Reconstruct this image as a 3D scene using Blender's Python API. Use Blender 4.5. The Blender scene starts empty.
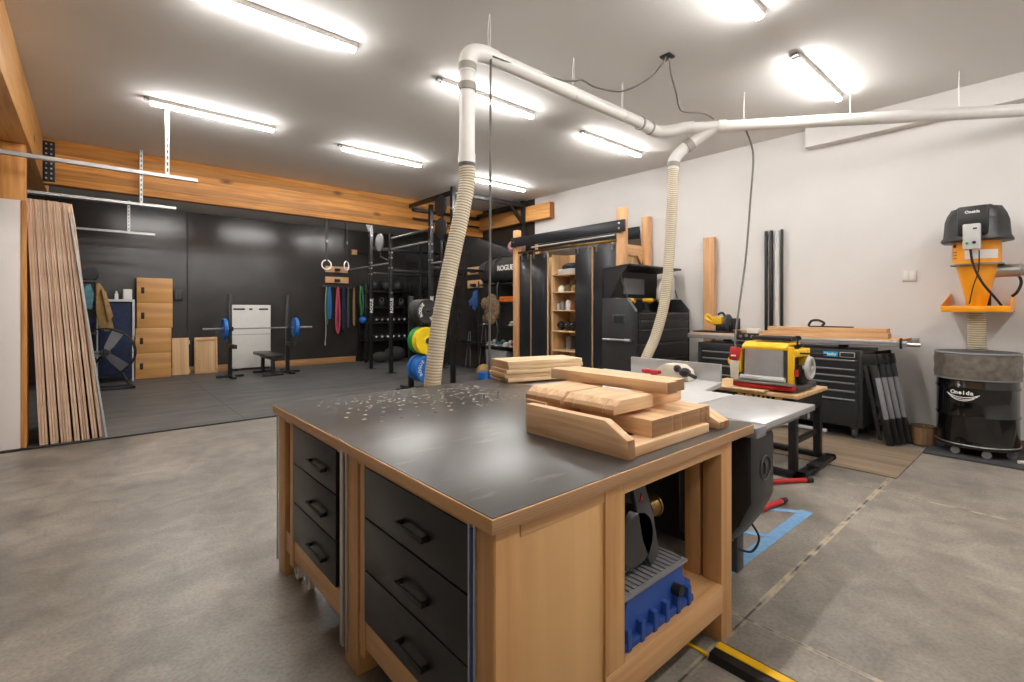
import bpy, bmesh, math, random
from mathutils import Vector, Matrix
random.seed(7)
PI = math.pi
C = bpy.context.scene.collection
sc = bpy.context.scene

# ------------------------------------------------------------------ materials
def lin(h):
    h = h.lstrip('#')
    out = []
    for i in (0, 2, 4):
        c = int(h[i:i+2], 16) / 255.0
        out.append(c / 12.92 if c <= 0.04045 else ((c + 0.055) / 1.055) ** 2.4)
    return (*out, 1.0)

def newmat(name):
    m = bpy.data.materials.new(name)
    m.use_nodes = True
    nt = m.node_tree
    b = nt.nodes['Principled BSDF']
    return m, nt, b

def link(nt, a, ao, b, bi): nt.links.new(a.outputs[ao], b.inputs[bi])

def plain(name, col, rough=0.5, metal=0.0, var=0.06, scale=12.0, bump=0.0, bscale=200.0, coat=0.0, trans=0.0):
    m, nt, b = newmat(name)
    base = lin(col)
    tc = nt.nodes.new('ShaderNodeTexCoord')
    n = nt.nodes.new('ShaderNodeTexNoise'); n.inputs['Scale'].default_value = scale
    n.inputs['Detail'].default_value = 4
    link(nt, tc, 'Object', n, 'Vector')
    r = nt.nodes.new('ShaderNodeValToRGB')
    r.color_ramp.elements[0].position = 0.3; r.color_ramp.elements[1].position = 0.7
    r.color_ramp.elements[0].color = tuple(max(0, c * (1 - var)) for c in base[:3]) + (1,)
    r.color_ramp.elements[1].color = tuple(min(1, c * (1 + var)) for c in base[:3]) + (1,)
    link(nt, n, 'Fac', r, 'Fac'); link(nt, r, 'Color', b, 'Base Color')
    b.inputs['Roughness'].default_value = rough
    b.inputs['Metallic'].default_value = metal
    if coat: b.inputs['Coat Weight'].default_value = coat
    if trans: b.inputs['Transmission Weight'].default_value = trans
    if bump:
        n2 = nt.nodes.new('ShaderNodeTexNoise'); n2.inputs['Scale'].default_value = bscale
        link(nt, tc, 'Object', n2, 'Vector')
        bp = nt.nodes.new('ShaderNodeBump'); bp.inputs['Strength'].default_value = bump
        bp.inputs['Distance'].default_value = 0.002
        link(nt, n2, 'Fac', bp, 'Height'); link(nt, bp, 'Normal', b, 'Normal')
    return m

def wood(name, c_light, c_dark, axis='y', end=None, fine=26.0, rough=0.5, knots=0.0, lam=0.0, lamaxis='z', seed=0.0):
    """streaky grain that runs along the given axis; end grain on faces that look along it"""
    m, nt, b = newmat(name)
    ai = 'xyz'.index(axis)
    tc = nt.nodes.new('ShaderNodeTexCoord')
    mp = nt.nodes.new('ShaderNodeMapping')
    s = [1.0, 1.0, 1.0]; s[ai] = 0.06
    mp.inputs['Scale'].default_value = s
    mp.inputs['Location'].default_value = (seed, seed * 1.7, seed * 0.6)
    link(nt, tc, 'Object', mp, 'Vector')
    n = nt.nodes.new('ShaderNodeTexNoise'); n.inputs['Scale'].default_value = fine
    n.inputs['Detail'].default_value = 6; n.inputs['Distortion'].default_value = 0.6
    link(nt, mp, 'Vector', n, 'Vector')
    r = nt.nodes.new('ShaderNodeValToRGB')
    r.color_ramp.elements[0].position = 0.32; r.color_ramp.elements[1].position = 0.66
    r.color_ramp.elements[0].color = lin(c_dark); r.color_ramp.elements[1].color = lin(c_light)
    link(nt, n, 'Fac', r, 'Fac')
    col = (r, 'Color')
    if lam:   # glue lines / laminations stacked along lamaxis
        sp = nt.nodes.new('ShaderNodeSeparateXYZ'); link(nt, tc, 'Object', sp, 'Vector')
        mu = nt.nodes.new('ShaderNodeMath'); mu.operation = 'DIVIDE'; mu.inputs[1].default_value = lam
        link(nt, sp, lamaxis.upper(), mu, 0)
        fl = nt.nodes.new('ShaderNodeMath'); fl.operation = 'FLOOR'; link(nt, mu, 0, fl, 0)
        wn = nt.nodes.new('ShaderNodeTexWhiteNoise'); wn.noise_dimensions = '1D'; link(nt, fl, 0, wn, 'W')
        mr = nt.nodes.new('ShaderNodeMapRange'); mr.inputs['To Min'].default_value = 0.72; mr.inputs['To Max'].default_value = 1.12
        link(nt, wn, 'Value', mr, 'Value')
        fr = nt.nodes.new('ShaderNodeMath'); fr.operation = 'FRACT'; link(nt, mu, 0, fr, 0)
        gt = nt.nodes.new('ShaderNodeMath'); gt.operation = 'GREATER_THAN'; gt.inputs[1].default_value = 0.07
        link(nt, fr, 0, gt, 0)
        m2 = nt.nodes.new('ShaderNodeMapRange'); m2.inputs['To Min'].default_value = 0.6; link(nt, gt, 0, m2, 'Value')
        m3 = nt.nodes.new('ShaderNodeMath'); m3.operation = 'MULTIPLY'; link(nt, mr, 0, m3, 0); link(nt, m2, 0, m3, 1)
        mx = nt.nodes.new('ShaderNodeVectorMath'); mx.operation = 'SCALE'
        link(nt, col[0], col[1], mx, 0); link(nt, m3, 0, mx, 'Scale'); col = (mx, 'Vector')
    if knots:
        mp2 = nt.nodes.new('ShaderNodeMapping'); s2 = [1.0, 1.0, 1.0]; s2[ai] = 0.45
        mp2.inputs['Scale'].default_value = s2; link(nt, tc, 'Object', mp2, 'Vector')
        v = nt.nodes.new('ShaderNodeTexVoronoi'); v.inputs['Scale'].default_value = knots
        link(nt, mp2, 'Vector', v, 'Vector')
        kr = nt.nodes.new('ShaderNodeValToRGB')
        kr.color_ramp.elements[0].position = 0.05; kr.color_ramp.elements[1].position = 0.13
        kr.color_ramp.elements[0].color = (0.25, 0.2, 0.16, 1); kr.color_ramp.elements[1].color = (1, 1, 1, 1)
        link(nt, v, 'Distance', kr, 'Fac')
        mk = nt.nodes.new('ShaderNodeMix'); mk.data_type = 'RGBA'; mk.blend_type = 'MULTIPLY'
        mk.inputs['Factor'].default_value = 1.0
        nt.links.new(col[0].outputs[col[1]], mk.inputs[6]); nt.links.new(kr.outputs['Color'], mk.inputs[7])
        class _W: pass
        col = (mk, 2)
    if end:
        ge = nt.nodes.new('ShaderNodeTexCoord')
        sn = nt.nodes.new('ShaderNodeSeparateXYZ'); link(nt, ge, 'Normal', sn, 'Vector')
        ab = nt.nodes.new('ShaderNodeMath'); ab.operation = 'ABSOLUTE'; link(nt, sn, axis.upper(), ab, 0)
        g2 = nt.nodes.new('ShaderNodeMath'); g2.operation = 'GREATER_THAN'; g2.inputs[1].default_value = 0.6
        link(nt, ab, 0, g2, 0)
        wv = nt.nodes.new('ShaderNodeTexWave'); wv.wave_type = 'RINGS'; wv.inputs['Scale'].default_value = 55
        wv.inputs['Distortion'].default_value = 2.5
        link(nt, tc, 'Object', wv, 'Vector')
        er = nt.nodes.new('ShaderNodeValToRGB')
        e = lin(end)
        er.color_ramp.elements[0].color = tuple(c * 0.82 for c in e[:3]) + (1,); er.color_ramp.elements[1].color = e
        link(nt, wv, 'Fac', er, 'Fac')
        me = nt.nodes.new('ShaderNodeMix'); me.data_type = 'RGBA'
        nt.links.new(g2.outputs[0], me.inputs[0])
        nt.links.new(col[0].outputs[col[1]], me.inputs[6]); nt.links.new(er.outputs['Color'], me.inputs[7])
        col = (me, 2)
    nt.links.new(col[0].outputs[col[1]], b.inputs['Base Color'])
    b.inputs['Roughness'].default_value = rough
    bp = nt.nodes.new('ShaderNodeBump'); bp.inputs['Strength'].default_value = 0.08; bp.inputs['Distance'].default_value = 0.002
    link(nt, n, 'Fac', bp, 'Height'); link(nt, bp, 'Normal', b, 'Normal')
    return m

def emit(name, col, strength):
    m, nt, b = newmat(name)
    b.inputs['Base Color'].default_value = lin(col)
    b.inputs['Emission Color'].default_value = lin(col)
    b.inputs['Emission Strength'].default_value = strength
    return m

M = {}
M['white_wall'] = plain('white_wall_paint', '#dcd9d6', 0.75, var=0.02, scale=2)
M['ceiling'] = plain('ceiling_paint', '#dddbd8', 0.8, var=0.02, scale=1.2)
M['black_wall'] = plain('black_plywood_wall', '#302d2b', 0.24, var=0.16, scale=2.2, bump=0.05, bscale=30)
M['maple_x'] = wood('maple_along_x', '#d2a472', '#bd8d5c', 'x', '#b08760', rough=0.42)
M['maple_y'] = wood('maple_along_y', '#d2a472', '#bd8d5c', 'y', '#b08760', rough=0.42)
M['maple_z'] = wood('maple_along_z', '#cd9c66', '#b78752', 'z', '#b08050', rough=0.42)
M['maple_ply'] = wood('maple_plywood', '#d4a871', '#c79b64', 'z', None, fine=9, rough=0.45)
M['fir_x'] = wood('fir_along_x', '#dfb586', '#c9986a', 'x', '#b98457', rough=0.6, knots=0, fine=34)
M['fir_y'] = wood('fir_along_y', '#dfb586', '#c9986a', 'y', '#b98457', rough=0.6, fine=34)
M['fir_z'] = wood('fir_along_z', '#d9aa7a', '#c28e60', 'z', '#b98457', rough=0.6, knots=3)
M['cut_y'] = wood('fresh_cut_fir_y', '#e6c39a', '#cfa072', 'y', '#9c7550', rough=0.62, fine=40, knots=4)
M['cut_x'] = wood('fresh_cut_fir_x', '#e6c39a', '#cfa072', 'x', '#b48a60', rough=0.62, fine=40, knots=4)
M['glulam_x'] = wood('glulam_along_x', '#e2a052', '#bd7a36', 'x', '#a8642e', rough=0.5, knots=2.2, lam=0.105)
M['glulam_y'] = wood('glulam_along_y', '#e0a862', '#c68a4a', 'y', '#a8642e', rough=0.5, knots=2.0)
M['glulam_z'] = wood('glulam_along_z', '#dd9f58', '#c07e40', 'z', None, rough=0.5, knots=2.0)
M['ply_orange'] = wood('orange_plywood', '#cf9a5a', '#ae7b42', 'x', None, fine=7, rough=0.5)
M['ply_pale'] = wood('pale_plywood', '#dcb98c', '#c79d6c', 'z', None, fine=12, rough=0.55)
M['sheet_edge'] = wood('plywood_sheet_edge', '#f2d6bc', '#cda686', 'z', None, fine=60, rough=0.6, lam=0.0)
M['white_melamine'] = plain('white_melamine', '#f2e9e3', 0.5, var=0.04, scale=1.5)
M['ducting'] = plain('white_pvc', '#d6d3ce', 0.4, var=0.03)
M['grey_band'] = plain('grey_rubber_coupling', '#8f8a83', 0.6)
M['steel'] = plain('brushed_steel', '#b6b4b0', 0.32, 0.9, var=0.08)
M['zinc'] = plain('zinc_strut', '#c9c8c6', 0.45, 0.6, var=0.08)
M['alu'] = plain('aluminium_rail', '#c4c4c4', 0.35, 0.7, var=0.05)
M['black_metal'] = plain('black_powder_coat', '#1c1c1d', 0.38, 0.2, var=0.15)
M['matte_black'] = plain('matte_black', '#141415', 0.6, var=0.2)
M['black_plastic'] = plain('black_plastic', '#1b1b1c', 0.42, var=0.1, bump=0.1, bscale=400)
M['dark_grey'] = plain('dark_grey_plastic', '#3e3e40', 0.5, var=0.1)
M['mid_grey'] = plain('mid_grey_paint', '#7d7d7f', 0.5, var=0.08)
M['light_grey'] = plain('light_grey_paint', '#c0bfbd', 0.5, var=0.05)
M['chest'] = plain('charcoal_tool_chest', '#2a2b2d', 0.42, 0.1, var=0.1)
M['door_black'] = plain('black_door_panel', '#1f2226', 0.32, var=0.12, scale=4)
M['drawer_black'] = plain('black_drawer_front', '#1d1c1b', 0.34, var=0.12, scale=5)
M['yellow'] = plain('tool_yellow', '#f0bd1c', 0.4, var=0.04)
M['orange_yellow'] = plain('collector_yellow', '#ee9a0e', 0.38, var=0.04)
M['red'] = plain('tool_red', '#b21f20', 0.42)
M['blue'] = plain('tool_blue', '#1b4590', 0.5, var=0.1)
M['plate_blue'] = plain('bumper_blue', '#1766b8', 0.5, var=0.08)
M['plate_green'] = plain('bumper_green', '#169c3c', 0.5, var=0.08)
M['plate_yellow'] = plain('bumper_yellow', '#f2cf10', 0.5, var=0.05)
M['plate_black'] = plain('bumper_black', '#2b2b2b', 0.6, var=0.1)
M['white_paint'] = plain('white_lettering', '#e8e6e2', 0.5, var=0.02)
M['white_plastic'] = plain('white_plastic', '#dddad4', 0.45, var=0.03)
M['tape'] = plain('blue_masking_tape', '#6f9cc4', 0.7, var=0.12, scale=30)
M['hose'] = plain('clear_ribbed_hose', '#d6ccb8', 0.42, var=0.08)
M['hose_rib'] = plain('hose_wire_rib', '#a89878', 0.5, var=0.08)
M['bag'] = plain('dusty_clear_bag', '#7d756b', 0.4, var=0.35, scale=16, bump=1.0, bscale=14)
M['bag'].node_tree.nodes['Principled BSDF'].inputs['Alpha'].default_value = 0.8
M['drum'] = plain('glossy_black_drum', '#0f0f10', 0.16, 0.1, var=0.1, coat=0.4)
M['tan_cloth'] = plain('tan_cloth', '#9a7a4c', 0.9, var=0.2, bump=0.5, bscale=60)
M['camo_cloth'] = plain('camouflage_cloth', '#6a563c', 0.9, var=0.55, scale=22)
M['navy_cloth'] = plain('navy_quilt', '#1c2742', 0.85, var=0.35, scale=14, bump=0.6, bscale=30)
M['blue_cloth'] = plain('blue_towel', '#2a4f86', 0.9, var=0.2)
M['teal_cloth'] = plain('teal_cloth', '#4d7a85', 0.9, var=0.3)
M['canvas'] = plain('charcoal_canvas', '#33322f', 0.85, var=0.25, scale=20, bump=0.5, bscale=90)
M['pink'] = plain('pale_pink_vinyl', '#b98f8f', 0.6)
M['orange_cloth'] = plain('orange_cloth', '#d06a20', 0.85, var=0.2)
M['brass'] = plain('brass', '#7d6438', 0.35, 0.9)
M['vinyl'] = plain('black_vinyl', '#26201f', 0.35, var=0.1)
M['cord'] = plain('grey_cord', '#5b5650', 0.6)
M['kraft'] = wood('fiber_drum_side', '#9c7a52', '#6d5236', 'z', None, fine=20, rough=0.7)
M['floor_ply'] = wood('worn_floor_plywood', '#8b7863', '#6f5e4b', 'y', None, fine=10, rough=0.7, knots=1.2)
M['skirting'] = wood('fir_baseboard', '#b98a5a', '#9c7042', 'x', None, rough=0.5)
M['skirting_y'] = wood('brown_baseboard', '#6d5443', '#54402f', 'y', None, rough=0.5)
M['dust'] = plain('pale_sawdust', '#b5aa9a', 0.8, var=0.2, scale=60)
M['tube_light'] = emit('led_diffuser', '#fffdfa', 66.0)

# table top: black phenolic ply with a worn sheen, scratches and a field of dog holes
def tabletop_mat():
    m, nt, b = newmat('black_phenolic_top')
    tc = nt.nodes.new('ShaderNodeTexCoord')
    n = nt.nodes.new('ShaderNodeTexNoise'); n.inputs['Scale'].default_value = 3.0; n.inputs['Detail'].default_value = 8
    link(nt, tc, 'Object', n, 'Vector')
    r = nt.nodes.new('ShaderNodeValToRGB')
    r.color_ramp.elements[0].position = 0.3; r.color_ramp.elements[1].position = 0.72
    r.color_ramp.elements[0].color = lin('#2e2a26'); r.color_ramp.elements[1].color = lin('#433e38')
    link(nt, n, 'Fac', r, 'Fac')
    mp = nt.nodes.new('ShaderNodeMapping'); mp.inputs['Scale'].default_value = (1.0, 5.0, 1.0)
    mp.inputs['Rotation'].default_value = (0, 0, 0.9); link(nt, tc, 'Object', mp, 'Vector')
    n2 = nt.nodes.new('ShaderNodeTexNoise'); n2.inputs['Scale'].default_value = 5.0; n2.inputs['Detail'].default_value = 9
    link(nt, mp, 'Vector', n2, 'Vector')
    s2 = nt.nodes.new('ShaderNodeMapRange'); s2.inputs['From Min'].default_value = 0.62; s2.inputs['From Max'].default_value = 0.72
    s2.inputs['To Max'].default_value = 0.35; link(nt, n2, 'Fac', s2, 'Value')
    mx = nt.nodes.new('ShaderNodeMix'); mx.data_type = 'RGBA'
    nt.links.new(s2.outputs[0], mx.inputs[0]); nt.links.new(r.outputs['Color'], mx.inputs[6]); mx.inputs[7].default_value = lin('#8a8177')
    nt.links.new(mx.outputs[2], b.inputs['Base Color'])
    rr = nt.nodes.new('ShaderNodeMapRange'); rr.inputs['To Min'].default_value = 0.285; rr.inputs['To Max'].default_value = 0.33
    link(nt, n, 'Fac', rr, 'Value'); link(nt, rr, 0, b, 'Roughness')
    b.inputs['Specular IOR Level'].default_value = 0.8; b.inputs['IOR'].default_value = 1.5
    return m
M['tabletop'] = tabletop_mat()

def concrete_mat():
    m, nt, b = newmat('polished_concrete')
    tc = nt.nodes.new('ShaderNodeTexCoord')
    def noise(scale, detail=8, dist=0.0):
        n = nt.nodes.new('ShaderNodeTexNoise'); n.inputs['Scale'].default_value = scale
        n.inputs['Detail'].default_value = detail; n.inputs['Distortion'].default_value = dist
        link(nt, tc, 'Object', n, 'Vector'); return n
    n1 = noise(0.8, 12, 1.2); n2 = noise(5.0, 12, 0.8); n3 = noise(60.0, 6)
    r = nt.nodes.new('ShaderNodeValToRGB')
    cr = r.color_ramp
    cr.elements[0].position = 0.3; cr.elements[0].color = lin('#746e66')
    cr.elements[1].position = 0.72; cr.elements[1].color = lin('#aca498')
    e = cr.elements.new(0.5); e.color = lin('#948c82')
    link(nt, n1, 'Fac', r, 'Fac')
    r2 = nt.nodes.new('ShaderNodeValToRGB')
    r2.color_ramp.elements[0].position = 0.3; r2.color_ramp.elements[0].color = (0.62, 0.62, 0.63, 1)
    r2.color_ramp.elements[1].position = 0.68; r2.color_ramp.elements[1].color = (1.12, 1.11, 1.08, 1)
    link(nt, n2, 'Fac', r2, 'Fac')
    mx = nt.nodes.new('ShaderNodeMix'); mx.data_type = 'RGBA'; mx.blend_type = 'MULTIPLY'; mx.inputs[0].default_value = 0.75
    nt.links.new(r.outputs[0], mx.inputs[6]); nt.links.new(r2.outputs[0], mx.inputs[7])
    r3 = nt.nodes.new('ShaderNodeValToRGB')
    r3.color_ramp.elements[0].position = 0.35; r3.color_ramp.elements[0].color = (0.68, 0.68, 0.68, 1)
    r3.color_ramp.elements[1].position = 0.6; r3.color_ramp.elements[1].color = (1.1, 1.1, 1.1, 1)
    link(nt, n3, 'Fac', r3, 'Fac')
    mx3 = nt.nodes.new('ShaderNodeMix'); mx3.data_type = 'RGBA'; mx3.blend_type = 'MULTIPLY'; mx3.inputs[0].default_value = 0.6
    nt.links.new(mx.outputs[2], mx3.inputs[6]); nt.links.new(r3.outputs[0], mx3.inputs[7])
    # saw-cut control joints with dust in them
    sp = nt.nodes.new('ShaderNodeSeparateXYZ'); link(nt, tc, 'Object', sp, 'Vector')
    def band(axis, pos, half):
        s = nt.nodes.new('ShaderNodeMath'); s.operation = 'SUBTRACT'; s.inputs[1].default_value = pos; link(nt, sp, axis, s, 0)
        a = nt.nodes.new('ShaderNodeMath'); a.operation = 'ABSOLUTE'; link(nt, s, 0, a, 0)
        l = nt.nodes.new('ShaderNodeMath'); l.operation = 'LESS_THAN'; l.inputs[1].default_value = half; link(nt, a, 0, l, 0)
        return l
    def mxn(a, b_):
        q = nt.nodes.new('ShaderNodeMath'); q.operation = 'MAXIMUM'; link(nt, a, 0, q, 0); link(nt, b_, 0, q, 1); return q
    dark = mxn(band('X', 4.675, 0.004), mxn(band('X', 2.27, 0.004), band('Y', 0.968, 0.005)))
    dust = mxn(band('X', 4.675, 0.013), mxn(band('X', 2.27, 0.012), band('Y', 0.968, 0.017)))
    nd = noise(9.0, 6)
    g = nt.nodes.new('ShaderNodeMapRange'); g.inputs['From Min'].default_value = 0.42; g.inputs['From Max'].default_value = 0.6
    link(nt, nd, 'Fac', g, 'Value')
    dm = nt.nodes.new('ShaderNodeMath'); dm.operation = 'MULTIPLY'; link(nt, dust, 0, dm, 0); link(nt, g, 0, dm, 1)
    mj = nt.nodes.new('ShaderNodeMix'); mj.data_type = 'RGBA'
    nt.links.new(dark.outputs[0], mj.inputs[0]); nt.links.new(mx3.outputs[2], mj.inputs[6]); mj.inputs[7].default_value = lin('#3a342e')
    md = nt.nodes.new('ShaderNodeMix'); md.data_type = 'RGBA'
    nt.links.new(dm.outputs[0], md.inputs[0]); nt.links.new(mj.outputs[2], md.inputs[6]); md.inputs[7].default_value = lin('#b8aa92')
    nt.links.new(md.outputs[2], b.inputs['Base Color'])
    rr = nt.nodes.new('ShaderNodeMapRange'); rr.inputs['To Min'].default_value = 0.285; rr.inputs['To Max'].default_value = 0.44
    link(nt, n1, 'Fac', rr, 'Value'); link(nt, rr, 0, b, 'Roughness')
    bp = nt.nodes.new('ShaderNodeBump'); bp.inputs['Strength'].default_value = 0.12; bp.inputs['Distance'].default_value = 0.003
    link(nt, n2, 'Fac', bp, 'Height'); link(nt, bp, 'Normal', b, 'Normal')
    return m
M['concrete'] = concrete_mat()

def rubber_mat():
    m, nt, b = newmat('rubber_gym_mats')
    tc = nt.nodes.new('ShaderNodeTexCoord')
    br = nt.nodes.new('ShaderNodeTexBrick'); br.offset = 0.0
    br.inputs['Scale'].default_value = 1.0; br.inputs['Brick Width'].default_value = 1.83; br.inputs['Row Height'].default_value = 1.22
    br.inputs['Mortar Size'].default_value = 0.006
    br.inputs['Color1'].default_value = lin('#525151'); br.inputs['Color2'].default_value = lin('#575553'); br.inputs['Mortar'].default_value = lin('#202020')
    link(nt, tc, 'Object', br, 'Vector')
    mp = nt.nodes.new('ShaderNodeMapping'); mp.inputs['Scale'].default_value = (0.7, 2.2, 1); link(nt, tc, 'Object', mp, 'Vector')
    n = nt.nodes.new('ShaderNodeTexNoise'); n.inputs['Scale'].default_value = 2.0; n.inputs['Detail'].default_value = 9
    link(nt, mp, 'Vector', n, 'Vector')
    r = nt.nodes.new('ShaderNodeValToRGB'); r.color_ramp.elements[0].position = 0.35; r.color_ramp.elements[1].position = 0.7
    r.color_ramp.elements[0].color = (0.75, 0.75, 0.75, 1); r.color_ramp.elements[1].color = (1.5, 1.47, 1.42, 1)
    link(nt, n, 'Fac', r, 'Fac')
    mx = nt.nodes.new('ShaderNodeMix'); mx.data_type = 'RGBA'; mx.blend_type = 'MULTIPLY'; mx.inputs[0].default_value = 1
    nt.links.new(br.outputs[0], mx.inputs[6]); nt.links.new(r.outputs[0], mx.inputs[7])
    nt.links.new(mx.outputs[2], b.inputs['Base Color'])
    b.inputs['Roughness'].default_value = 0.5
    return m
M['rubber'] = rubber_mat()

# ------------------------------------------------------------------ mesh builder
class MB:
    def __init__(self): self.bm = bmesh.new()
    def _add(self, bm2, mat=None):
        if mat is not None: bmesh.ops.transform(bm2, matrix=mat, verts=bm2.verts)
        me = bpy.data.meshes.new('_t'); bm2.to_mesh(me); bm2.free()
        self.bm.from_mesh(me); bpy.data.meshes.remove(me)
        return self
    def box(self, x0, y0, z0, x1, y1, z1, bev=0.0, seg=2, mat=None):
        b = bmesh.new(); bmesh.ops.create_cube(b, size=1.0)
        bmesh.ops.transform(b, verts=b.verts, matrix=Matrix.Translation(((x0+x1)/2, (y0+y1)/2, (z0+z1)/2)) @
                            Matrix.Diagonal((abs(x1-x0), abs(y1-y0), abs(z1-z0), 1)))
        if bev:
            bmesh.ops.bevel(b, geom=list(b.edges), offset=bev, segments=seg, affect='EDGES', profile=0.5)
        return self._add(b, mat)
    def obb(self, c, size, rot=(0, 0, 0), bev=0.0):
        from mathutils import Euler
        m = Matrix.Translation(c) @ Euler(rot).to_matrix().to_4x4()
        s = [q / 2 for q in size]
        return self.box(-s[0], -s[1], -s[2], s[0], s[1], s[2], bev, 2, m)
    def cyl(self, p0, p1, r, r2=None, seg=20, bev=0.0):
        p0 = Vector(p0); p1 = Vector(p1); d = p1 - p0; L = d.length
        b = bmesh.new()
        bmesh.ops.create_cone(b, cap_ends=True, cap_tris=False, segments=seg, radius1=r, radius2=r if r2 is None else r2, depth=L)
        if bev:
            ed = [e for e in b.edges if abs(e.verts[0].co.z - e.verts[1].co.z) < 1e-6]
            bmesh.ops.bevel(b, geom=ed, offset=bev, segments=2, affect='EDGES', profile=0.5)
        q = Vector((0, 0, 1)).rotation_difference(d.normalized()).to_matrix().to_4x4()
        return self._add(b, Matrix.Translation((p0 + p1) / 2) @ q)
    def sphere(self, c, r, sc_=(1, 1, 1), seg=20, rot=(0, 0, 0)):
        from mathutils import Euler
        b = bmesh.new(); bmesh.ops.create_uvsphere(b, u_segments=seg, v_segments=max(8, seg // 2), radius=r)
        return self._add(b, Matrix.Translation(c) @ Euler(rot).to_matrix().to_4x4() @ Matrix.Diagonal((*sc_, 1)))
    def prism(self, pts, axis, a0, a1, bev=0.0):
        """pts: 2D outline in the two remaining axes (order xyz), extruded along axis"""
        b = bmesh.new()
        def mk(p, t):
            if axis == 'x': return (t, p[0], p[1])
            if axis == 'y': return (p[0], t, p[1])
            return (p[0], p[1], t)
        v0 = [b.verts.new(mk(p, a0)) for p in pts]; v1 = [b.verts.new(mk(p, a1)) for p in pts]
        n = len(pts)
        b.faces.new(v0); b.faces.new(list(reversed(v1)))
        for i in range(n): b.faces.new((v0[i], v1[i], v1[(i+1) % n], v0[(i+1) % n]))
        bmesh.ops.recalc_face_normals(b, faces=b.faces)
        if bev: bmesh.ops.bevel(b, geom=list(b.edges), offset=bev, segments=2, affect='EDGES', profile=0.5)
        return self._add(b)
    def lathe(self, prof, c=(0, 0, 0), axis='z', seg=32, rot=None):
        b = bmesh.new(); rings = []
        for r, h in prof:
            if r < 1e-6: rings.append([b.verts.new((0, 0, h))])
            else: rings.append([b.verts.new((r*math.cos(2*PI*i/seg), r*math.sin(2*PI*i/seg), h)) for i in range(seg)])
        for a, q in zip(rings, rings[1:]):
            for i in range(seg):
                j = (i+1) % seg
                if len(a) == 1 and len(q) == 1: continue
                if len(a) == 1: b.faces.new((a[0], q[i], q[j]))
                elif len(q) == 1: b.faces.new((a[i], q[0], a[j]))
                else: b.faces.new((a[i], a[j], q[j], q[i]))
        for R_, fl in ((rings[0], True), (rings[-1], False)):
            if len(R_) > 1: b.faces.new(list(reversed(R_)) if fl else R_)
        bmesh.ops.recalc_face_normals(b, faces=b.faces)
        m = {'z': Matrix.Identity(4), 'x': Matrix.Rotation(PI/2, 4, 'Y'), 'y': Matrix.Rotation(-PI/2, 4, 'X')}[axis]
        if rot is not None: m = rot
        return self._add(b, Matrix.Translation(c) @ m)
    def tube(self, pts, r, seg=12, smooth=8, closed=False, rfun=None):
        P = [Vector(p) for p in pts]
        if smooth and len(P) > 2:
            Q = []; n = len(P)
            rng = range(n) if closed else range(n - 1)
            for i in rng:
                if closed: p0, p1, p2, p3 = P[(i-1) % n], P[i], P[(i+1) % n], P[(i+2) % n]
                else: p0, p1, p2, p3 = P[max(i-1, 0)], P[i], P[i+1], P[min(i+2, n-1)]
                for k in range(smooth):
                    t = k / smooth
                    Q.append(0.5*((2*p1) + (-p0+p2)*t + (2*p0-5*p1+4*p2-p3)*t*t + (-p0+3*p1-3*p2+p3)*t**3))
            if not closed: Q.append(P[-1])
            P = Q
        b = bmesh.new(); n = len(P); up = None; rings = []
        for i in range(n):
            if closed: d = P[(i+1) % n] - P[(i-1) % n]
            else: d = P[min(i+1, n-1)] - P[max(i-1, 0)]
            d.normalize()
            if up is None:
                up = Vector((0, 0, 1)) if abs(d.z) < 0.9 else Vector((1, 0, 0))
            u = (up - d * up.dot(d)).normalized(); w = d.cross(u); up = u
            rr = rfun(i / (n - 1)) if rfun else r
            rings.append([b.verts.new(P[i] + rr*(math.cos(2*PI*k/seg)*u + math.sin(2*PI*k/seg)*w)) for k in range(seg)])
        m = n if closed else n - 1
        for i in range(m):
            a, q = rings[i], rings[(i+1) % n]
            for k in range(seg):
                l = (k+1) % seg; b.faces.new((a[k], a[l], q[l], q[k]))
        if not closed:
            b.faces.new(list(reversed(rings[0]))); b.faces.new(rings[-1])
        bmesh.ops.recalc_face_normals(b, faces=b.faces)
        return self._add(b)
    def torus(self, c, R, r, axis='z', seg=32, rs=10):
        pts = []
        for i in range(seg):
            a = 2*PI*i/seg; ca, sa = R*math.cos(a), R*math.sin(a)
            pts.append({'z': (c[0]+ca, c[1]+sa, c[2]), 'y': (c[0]+ca, c[1], c[2]+sa), 'x': (c[0], c[1]+ca, c[2]+sa)}[axis])
        return self.tube(pts, r, rs, 0, True)
    def text(self, s, size, mat, depth=0.003, bold=0.0, align='CENTER'):
        cu = bpy.data.curves.new('_f', 'FONT'); cu.body = s; cu.size = size; cu.extrude = depth; cu.offset = bold
        cu.align_x = align; cu.align_y = 'CENTER'; cu.resolution_u = 3
        o = bpy.data.objects.new('_f', cu); C.objects.link(o)
        bpy.context.view_layer.update()
        me = bpy.data.meshes.new_from_object(o.evaluated_get(bpy.context.evaluated_depsgraph_get()))
        bpy.data.objects.remove(o); bpy.data.curves.remove(cu)
        me.transform(mat); self.bm.from_mesh(me); bpy.data.meshes.remove(me)
        return self

# orientation of text: reads along +u, up is +v
def frame(origin, u, v):
    u = Vector(u).normalized(); v = Vector(v).normalized(); w = u.cross(v)
    m = Matrix((( u.x, v.x, w.x, origin[0]), (u.y, v.y, w.y, origin[1]), (u.z, v.z, w.z, origin[2]), (0, 0, 0, 1)))
    return m

def ROT(rx, ry, rz): 
    from mathutils import Euler
    return Euler((rx, ry, rz)).to_matrix().to_4x4()

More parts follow.
